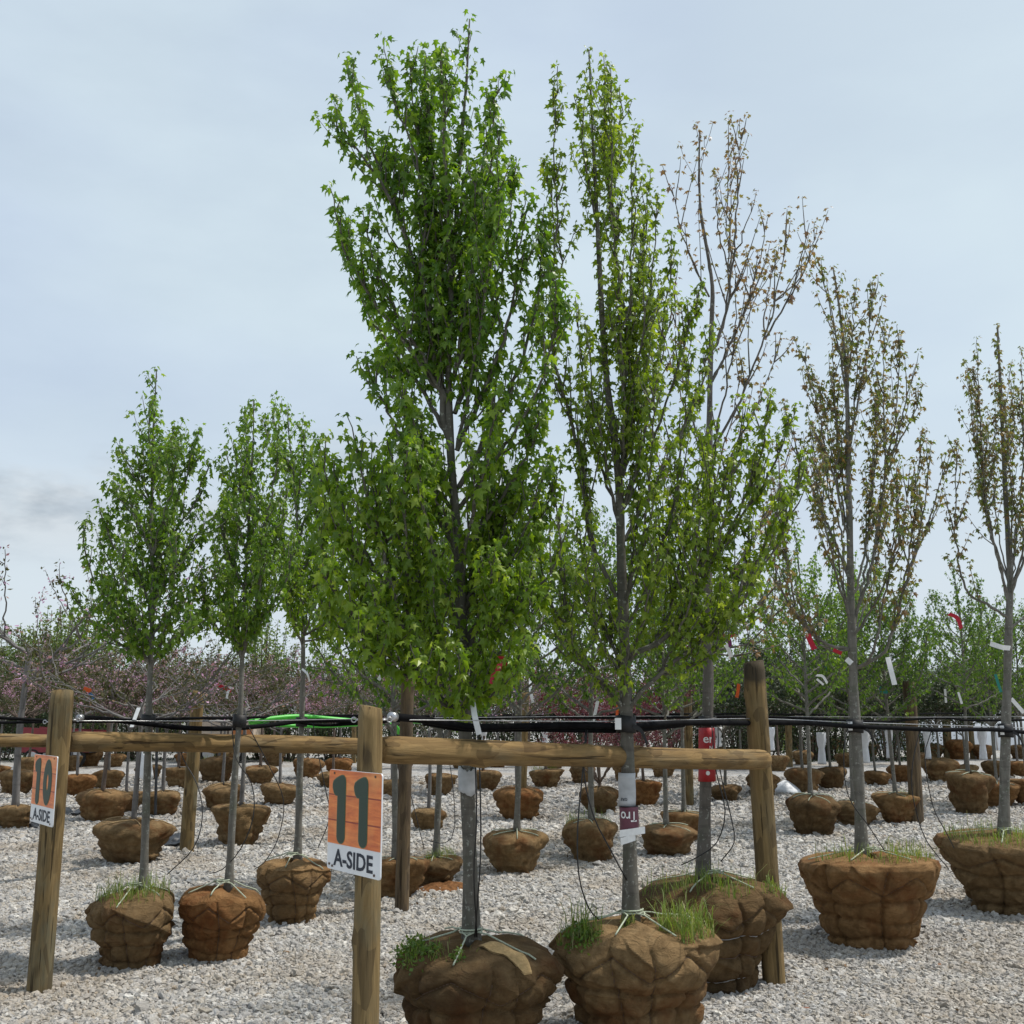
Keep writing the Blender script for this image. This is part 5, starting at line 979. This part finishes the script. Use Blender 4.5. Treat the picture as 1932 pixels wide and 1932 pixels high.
# ------------------------------------------------------------------ tags and ribbons
def ribbon(pts, wpx, matl, label, cat='ribbon', name='marking_ribbon', group=None):
    Y = pts[0][2]; P = catmull([at(*q) for q in pts], .02); d = P[-1] - P[0]; W = np.cross(d, [.25, 1., .1]); W = W / (np.linalg.norm(W) + 1e-9) * pxm(wpx, Y) / 2
    b = MB(); b.strip(P, W, .0012); return tag(b.build(name, M[matl], None, False), label, cat, group)
def wtag(pts, wpx, label, group=None): return ribbon(pts, wpx, 'white', label, 'tag', 'plastic_tag', group)
wtag([(892, 1326, 5.15), (896, 1352, 5.08), (904, 1386, 5.06)], 11, 'long white plastic tag hanging over the front hose'); wtag([(1675, 1240, 7.9), (1681, 1264, 7.86), (1688, 1292, 7.84)], 9, 'long white plastic tag on the right limb of the olive maple')
wtag([(1597, 1243, 7.9), (1607, 1252, 7.88)], 10, 'short white tag on the stub of the olive maple'); wtag([(1868, 1214, 9.1), (1890, 1221, 9.05), (1906, 1223, 9.08)], 9, 'white tag wrapped round the fork of the bronze maple'); wtag([(1540, 1274, 14.0), (1552, 1276, 14.0), (1561, 1289, 14.0)], 5, 'curved white tag on the maple right of the end post'); wtag([(1541, 1281, 14.0), (1554, 1292, 14.0)], 4, 'short pale tag below the curved white one')
wtag([(714, 1283, 9.5), (722, 1270, 9.5)], 7, 'slanting white tag above post 11'); wtag([(965, 1305, 16.5), (965, 1324, 16.5)], 5, 'white tag under a blue ribbon on the silver redbud'); wtag([(1001, 1280, 16.5), (1001, 1302, 16.4), (1006, 1326, 16.4)], 6, 'long white tag on the silver redbud post'); wtag([(428, 1318, 12.6), (430, 1306, 12.6), (436, 1296, 12.6)], 5, 'white tag under a red ribbon on the silver redbud behind the rail')
wtag([(262, 1335, 11.3), (248, 1372, 11.2)], 8, 'white tag slanting across the hose beside the bushy maple'); wtag([(1370, 1216, 6.6), (1380, 1240, 6.6)], 7, 'pale translucent tag left of the dark topped end post'); wtag([(570, 1262, 8.6), (580, 1272, 8.5), (584, 1286, 8.5)], 4, 'thin curved white tag beside the dark upright trunk'); wtag([(1119, 1362, 14), (1128, 1322, 14)], 6, 'upright white tag left of the maroon labelled trunk'); wtag([(1908, 1318, 12), (1932, 1345, 12)], 7, 'white tag at the edge beyond the bronze maple')
wtag([(1783, 1300, 18.5), (1785, 1326, 18.5)], 4, 'thin white tag under the teal ribbon') ; wtag([(1808, 1306, 17), (1815, 1328, 17)], 4, 'narrow white tag beside a red knot on the green maple')
ribbon([(944, 1238, 5.1), (950, 1246, 5.05), (952, 1256, 5.05), (944, 1252, 5.03), (940, 1266, 5.02), (938, 1276, 5.02)], 11, 'ribbon_red', 'bright red ribbon bow tied in the tallest maple'); ribbon([(934, 1262, 5.05), (930, 1274, 5.05), (926, 1290, 5.03)], 7, 'ribbon_red', 'red ribbon tail hanging under the red bow')
ribbon([(1524, 1197, 7.7), (1530, 1212, 7.7), (1537, 1225, 7.68)], 10, 'ribbon_red', 'red ribbon on the low left limb of the olive maple'); ribbon([(1572, 1226, 7.75), (1588, 1233, 7.75)], 7, 'ribbon_red', 'short red ribbon close to the olive maple trunk'); ribbon([(1790, 1158, 9.0), (1806, 1166, 9.0), (1814, 1186, 9.0)], 8, 'ribbon_red', 'red ribbon in the leaves left of the bronze maple fork')
ribbon([(1362, 1196, 6.5), (1374, 1202, 6.45), (1386, 1194, 6.45)], 7, 'ribbon_red', 'red ribbon knot on a limb above the end post'); ribbon([(1370, 1200, 6.45), (1376, 1208, 6.45), (1378, 1220, 6.45)], 7, 'ribbon_purple', 'purple ribbon hanging from the red knot above the end post')
ribbon([(158, 1299, 12.5), (172, 1304, 12.5)], 8, 'ribbon_orange', 'orange ribbon on a redbud branch beside post 10'); ribbon([(168, 1308, 12.5), (178, 1318, 12.5)], 7, 'ribbon_blue', 'blue ribbon just under the orange one beside post 10'); ribbon([(410, 1292, 12.6), (424, 1298, 12.6), (436, 1304, 12.6)], 6, 'ribbon_red', 'red ribbon on the redbud branch behind the long rail'); ribbon([(966, 1302, 16.5), (976, 1310, 16.4)], 7, 'ribbon_blue', 'blue ribbon on the silver redbud behind the front rail')
ribbon([(1394, 1290, 17), (1392, 1306, 17), (1390, 1316, 17)], 6, 'ribbon_orange', 'orange ribbon on a dark tree behind the end post'); ribbon([(1165, 1330, 15), (1164, 1350, 15)], 5, 'ribbon_orange', 'orange ribbon among the plum leaves'); ribbon([(1660, 1297, 16), (1664, 1304, 16), (1676, 1306, 16)], 7, 'ribbon_teal', 'teal ribbon bow right of the olive maple'); ribbon([(1878, 1272, 15), (1884, 1292, 15), (1889, 1306, 15)], 5, 'ribbon_teal', 'long teal ribbon left of the bronze maple trunk'); ribbon([(1558, 1250, 16), (1557, 1272, 16)], 5, 'ribbon_teal', 'teal ribbon in the maple beside the olive one')

# ------------------------------------------------------------------ odds and ends in the yard
f = B1; th = np.linspace(-1.35, -.55, 14)                     # the pale loose flap on the front ball
b = MB(); nu = 12; Vf = []
for i in range(nu):
    v = i / (nu - 1); lo, hi = -1.32 + .45 * v, -.52 - .22 * v
    hi = max(hi, lo + .03); t = np.linspace(lo, hi, 14); u = f.u_of_top(.40 + .56 * v) + 0 * t; Vf.append(f.pos(t, u, .011 + .004 * math.sin(i)))
Vf = np.vstack(Vf); j = np.arange(13)[None]; i = np.arange(nu - 1)[:, None] * 14; q = np.stack([i + j, i + 14 + j, i + 15 + j, i + 1 + j], -1).reshape(-1, 4); low = Vf.copy(); low[:, 2] -= .006
b.add(np.vstack([Vf, low]), q, q[:, ::-1] + len(Vf)); rb1 = [c for c in T1.children if c.name.startswith('root_ball')][0]; b.build('burlap_flap', M['flap'], rb1)
def weeds(ball, rb, th0, ts, r0, r1, n_, seed):
    rng = np.random.default_rng(seed); t = th0 + rng.uniform(-ts, ts, n_); P = ball.pos(t, ball.u_of_top(rng.uniform(r0, r1, n_)), .004); P = P + np.c_[rng.normal(0, .012, (n_, 2)), rng.uniform(0, .04, n_)]
    B = leaf_basis(P, rng.normal(0, 1, (n_, 3)) + [0, 0, .4], rng.uniform(.012, .028, n_), rng, .1, .6); link('weed_patch', leaf_mesh(B, SMALL, M['weed'], 'weed_patch'), rb)['kind'] = 'stuff'
weeds(B1, rb1, -2.55, .42, .6, .97, 330, 1); weeds(B1, rb1, -1.75, .12, .55, .75, 40, 2)
rb2 = [c for c in T2.children if c.name.startswith('root_ball')][0]; weeds(B2, rb2, -2.6, .32, .72, .99, 260, 3)
def tray(px, py, w_, d_, rz, label, seed):
    C = gnd(px, py); b = MB(); rng = np.random.default_rng(seed); n_ = 9; X, Y_ = np.meshgrid(np.linspace(-w_ / 2, w_ / 2, n_), np.linspace(-d_ / 2, d_ / 2, n_)); Z = .02 + .10 * np.abs(np.sin(X * 3.2 / w_ + .4)) * (.4 + .6 * (Y_ + d_ / 2) / d_) + .012 * rng.normal(size=X.shape)
    V = np.c_[X.ravel(), Y_.ravel(), Z.ravel()]; i = (np.arange(n_ - 1)[:, None] * n_ + np.arange(n_ - 1)[None]).ravel(); q = np.stack([i, i + 1, i + n_ + 1, i + n_], -1); lo = V.copy(); lo[:, 2] = np.maximum(lo[:, 2] - .012, .004); m = len(V); e = []
    ring = list(range(n_)) + [k * n_ + n_ - 1 for k in range(1, n_)] + [(n_ - 1) * n_ + k for k in range(n_ - 2, -1, -1)] + [k * n_ for k in range(n_ - 2, 0, -1)]
    for a_, b_ in zip(ring, ring[1:] + ring[:1]): e.append([a_, a_ + m, b_ + m, b_])
    b.add(np.vstack([V, lo]), q, q[:, ::-1] + m, np.array(e)); o_ = b.build('plastic_tray', M['black_sheet'], None, False, C); o_.rotation_euler = (0, 0, rz); tag(o_, label, 'tray')
tray(312, 1596, .42, .6, .3, 'crumpled black plastic tray lying beside the pale post', 1); tray(140, 1538, .36, .6, .2, 'flat black plastic tray lying behind post 10', 2); tray(80, 1562, .30, .5, .4, 'black plastic scrap half under the ball behind sign 10', 3)
hose('steel_stake', [(293, 1543, gnd(293, 1543)[1]), (297, 1350, gnd(293, 1543)[1])], .022, 'black_sheet', 'tall black steel stake behind the bushy maple trunk', 'stake', 6)
b = MB(); C = gnd(1482, 1497); n_ = 18; t = np.arange(n_) * 2 * math.pi / n_; V = np.vstack([np.c_[rr * np.cos(t) * (1 + .08 * np.sin(3 * t)), rr * np.sin(t), np.full(n_, z) + .01 * np.sin(2 * t)] for rr, z in ((.33, .005), (.27, .09), (.16, .18), (.05, .24), (.005, .25))]); j = np.arange(n_)[None]; k = (j + 1) % n_; i = np.arange(4)[:, None] * n_
b.add(V, np.stack([i + j, i + k, i + n_ + k, i + n_ + j], -1).reshape(-1, 4), np.arange(n_)[::-1][None]); tag(b.build('plastic_cone', M['sleeve'], None, True, C), 'crumpled white plastic cone lying on the gravel between two balls', 'cone')
# spilled soil under the torn ball
M['soil'] = simple('spilled_soil', (.20, .095, .04), .95, .1, var=.3, scale=25, bump=.8)
b = MB(); C = gnd(838, 1678); rng = np.random.default_rng(7); n_ = 26; t = np.arange(n_) * 2 * math.pi / n_; V = np.vstack([np.c_[rr * np.cos(t) * (1 + .15 * np.sin(3 * t + 1)) * 1.5, rr * np.sin(t) * (1 + .2 * np.sin(2 * t)), np.maximum(z + rng.normal(0, .008, n_), .002)] for rr, z in ((.20, .012), (.15, .035), (.09, .055), (.03, .06))])
j = np.arange(n_)[None]; k = (j + 1) % n_; i = np.arange(3)[:, None] * n_; b.add(V, np.stack([i + j, i + k, i + n_ + k, i + n_ + j], -1).reshape(-1, 4), (np.arange(n_) + 3 * n_)[None]); tag(b.build('soil_heap', M['soil'], None, True, C), 'small heap of spilled red soil beside the torn ball', 'soil')
# white hoop house behind the far rows
hh = empty('hoop_house', (16.4, 47.5, 0), 'white plastic covered hoop house behind the far right rows', 'greenhouse')
Lh, Wh, Hh = 26., 5.0, 2.85; t = np.linspace(0, math.pi, 25); arch = np.c_[np.zeros(25), -Wh / 2 * np.cos(t), Hh * np.sin(t) ** .8]
b = MB(); nx_ = 27; V = np.vstack([arch + [x, 0, .0] + np.c_[np.zeros(25), np.zeros(25), -.03 * abs(math.sin(x * 2.6)) * np.sin(t)] for x in np.linspace(0, Lh, nx_)]); i = np.arange(nx_ - 1)[:, None] * 25; j = np.arange(24)[None]; b.add(V, np.stack([i + j, i + 25 + j, i + 26 + j, i + 1 + j], -1).reshape(-1, 4)); b.build('plastic_cover', M['white_film'], hh)
b = MB(); b.add(arch, np.arange(25)[None]); b.build('end_wall', M['white_film'], hh, False, (-.01, 0, 0))
for k in range(9): b = MB(); b.tube(arch * [1, 1.006, 1.008], .025, 6); b.build('hoop', M['steel'], hh, True, (k * Lh / 8, 0, 0))
# cream box trailer and dark red wagon between the far rows
def wheel(parent, loc, r):
    b = MB(); tt = np.linspace(0, 2 * math.pi, 25); b.tube(np.c_[r * .8 * np.cos(tt), np.zeros(25), r * .8 * np.sin(tt)], r * .22, 8, cap=False); w_ = b.build('wheel', M['tyre'], parent, True, loc)
    b = MB(); b.tube(np.array([[0, -.06, 0], [0, .06, 0]]), r * .62, 16); b.build('rim', M['steel'], w_, False)
C = gnd(432, 1438); tr = empty('box_trailer', (C[0], C[1], 0), 'cream box trailer with an orange panel behind the redbud rows', 'trailer')
b = MB(); b.box((-1.05, -.75, .45), (.9, .75, 1.42)); b.build('box', M['cream_paint'], tr, False); b = MB(); b.box((.25, -.765, .72), (.85, -.752, 1.06)); b.build('side_panel', M['orange_paint'], tr, False); b = MB(); b.box((-1.08, -.78, 1.425), (.93, .78, 1.46)); b.build('roof', M['white'], tr, False)
for k in range(4): b = MB(); b.box((-.9 + k * .5, -.762, .47), (-.885 + k * .5, -.751, 1.40)); b.build('seam', M['wrap'], tr, False)
for x in (-.45, .35): wheel(tr, (x, -.70, .30), .30)
b = MB(); b.tube([(-1.05, 0, .42), (-1.8, 0, .40)], .04, 8); b.build('drawbar', M['strap'], tr)
C = gnd(118, 1446); wg = empty('farm_wagon', (C[0], C[1], 0), 'dark red farm wagon parked behind the leftmost root balls', 'wagon')
b = MB(); b.prism([(-1.0, .42), (.95, .42), (1.0, 1.02), (-1.0, 1.12)], -.6, -.56); b.build('side_board', M['red_paint'], wg, False); b = MB(); b.prism([(-1.0, .42), (.95, .42), (1.0, 1.02), (-1.0, 1.12)], .56, .6); b.build('side_board', M['red_paint'], wg, False)
b = MB(); b.box((-1.0, -.555, .40), (.95, .555, .46)); b.build('deck', M['strap'], wg, False); b = MB(); b.box((.93, -.555, .465), (.97, .555, 1.0)); b.build('tail_board', M['red_paint'], wg, False)
for x in (-.65, .6):
    for y in (-.55, .55): wheel(wg, (x, y, .27), .27)

# dry leaf litter, twig bits and crumbs of clay on the gravel
rng = np.random.default_rng(77); n_ = 900; y = 5.2 + 9 * rng.uniform(0, 1, n_) ** 1.3; x = rng.uniform(-.55, .55, n_) * y + .0; k = rng.integers(0, 14, n_ // 2)
cent = np.array([[b_[1], b_[2]] for b_ in list(BT.values())[:12]] + [[t_.location.x, t_.location.y] for t_ in (T1, T2, T3, T4, T5, T6, T7, T8)]); c_ = cent[rng.integers(0, len(cent), n_ // 2)] + rng.normal(0, .45, (n_ // 2, 2)); x[:n_ // 2] = c_[:, 0]; y[:n_ // 2] = c_[:, 1]
M['litter'] = leaf_mat('dry_litter', [(0, (.09, .055, .03)), (.5, (.17, .10, .05)), (.8, (.22, .16, .09)), (1, (.25, .09, .05))], .1, .8, .8)
B = leaf_basis(np.c_[x, y, rng.uniform(.012, .024, n_)], rng.normal(0, 1, (n_, 3)) * [1, 1, .1], rng.uniform(.012, .040, n_), rng, .0, .35)
b_ = leaf_mesh(B, SMALL, M['litter'], 'leaf_litter'); tag(link('leaf_litter', b_), 'dry brown leaf litter and clay crumbs scattered on the gravel', 'litter', kind='stuff')
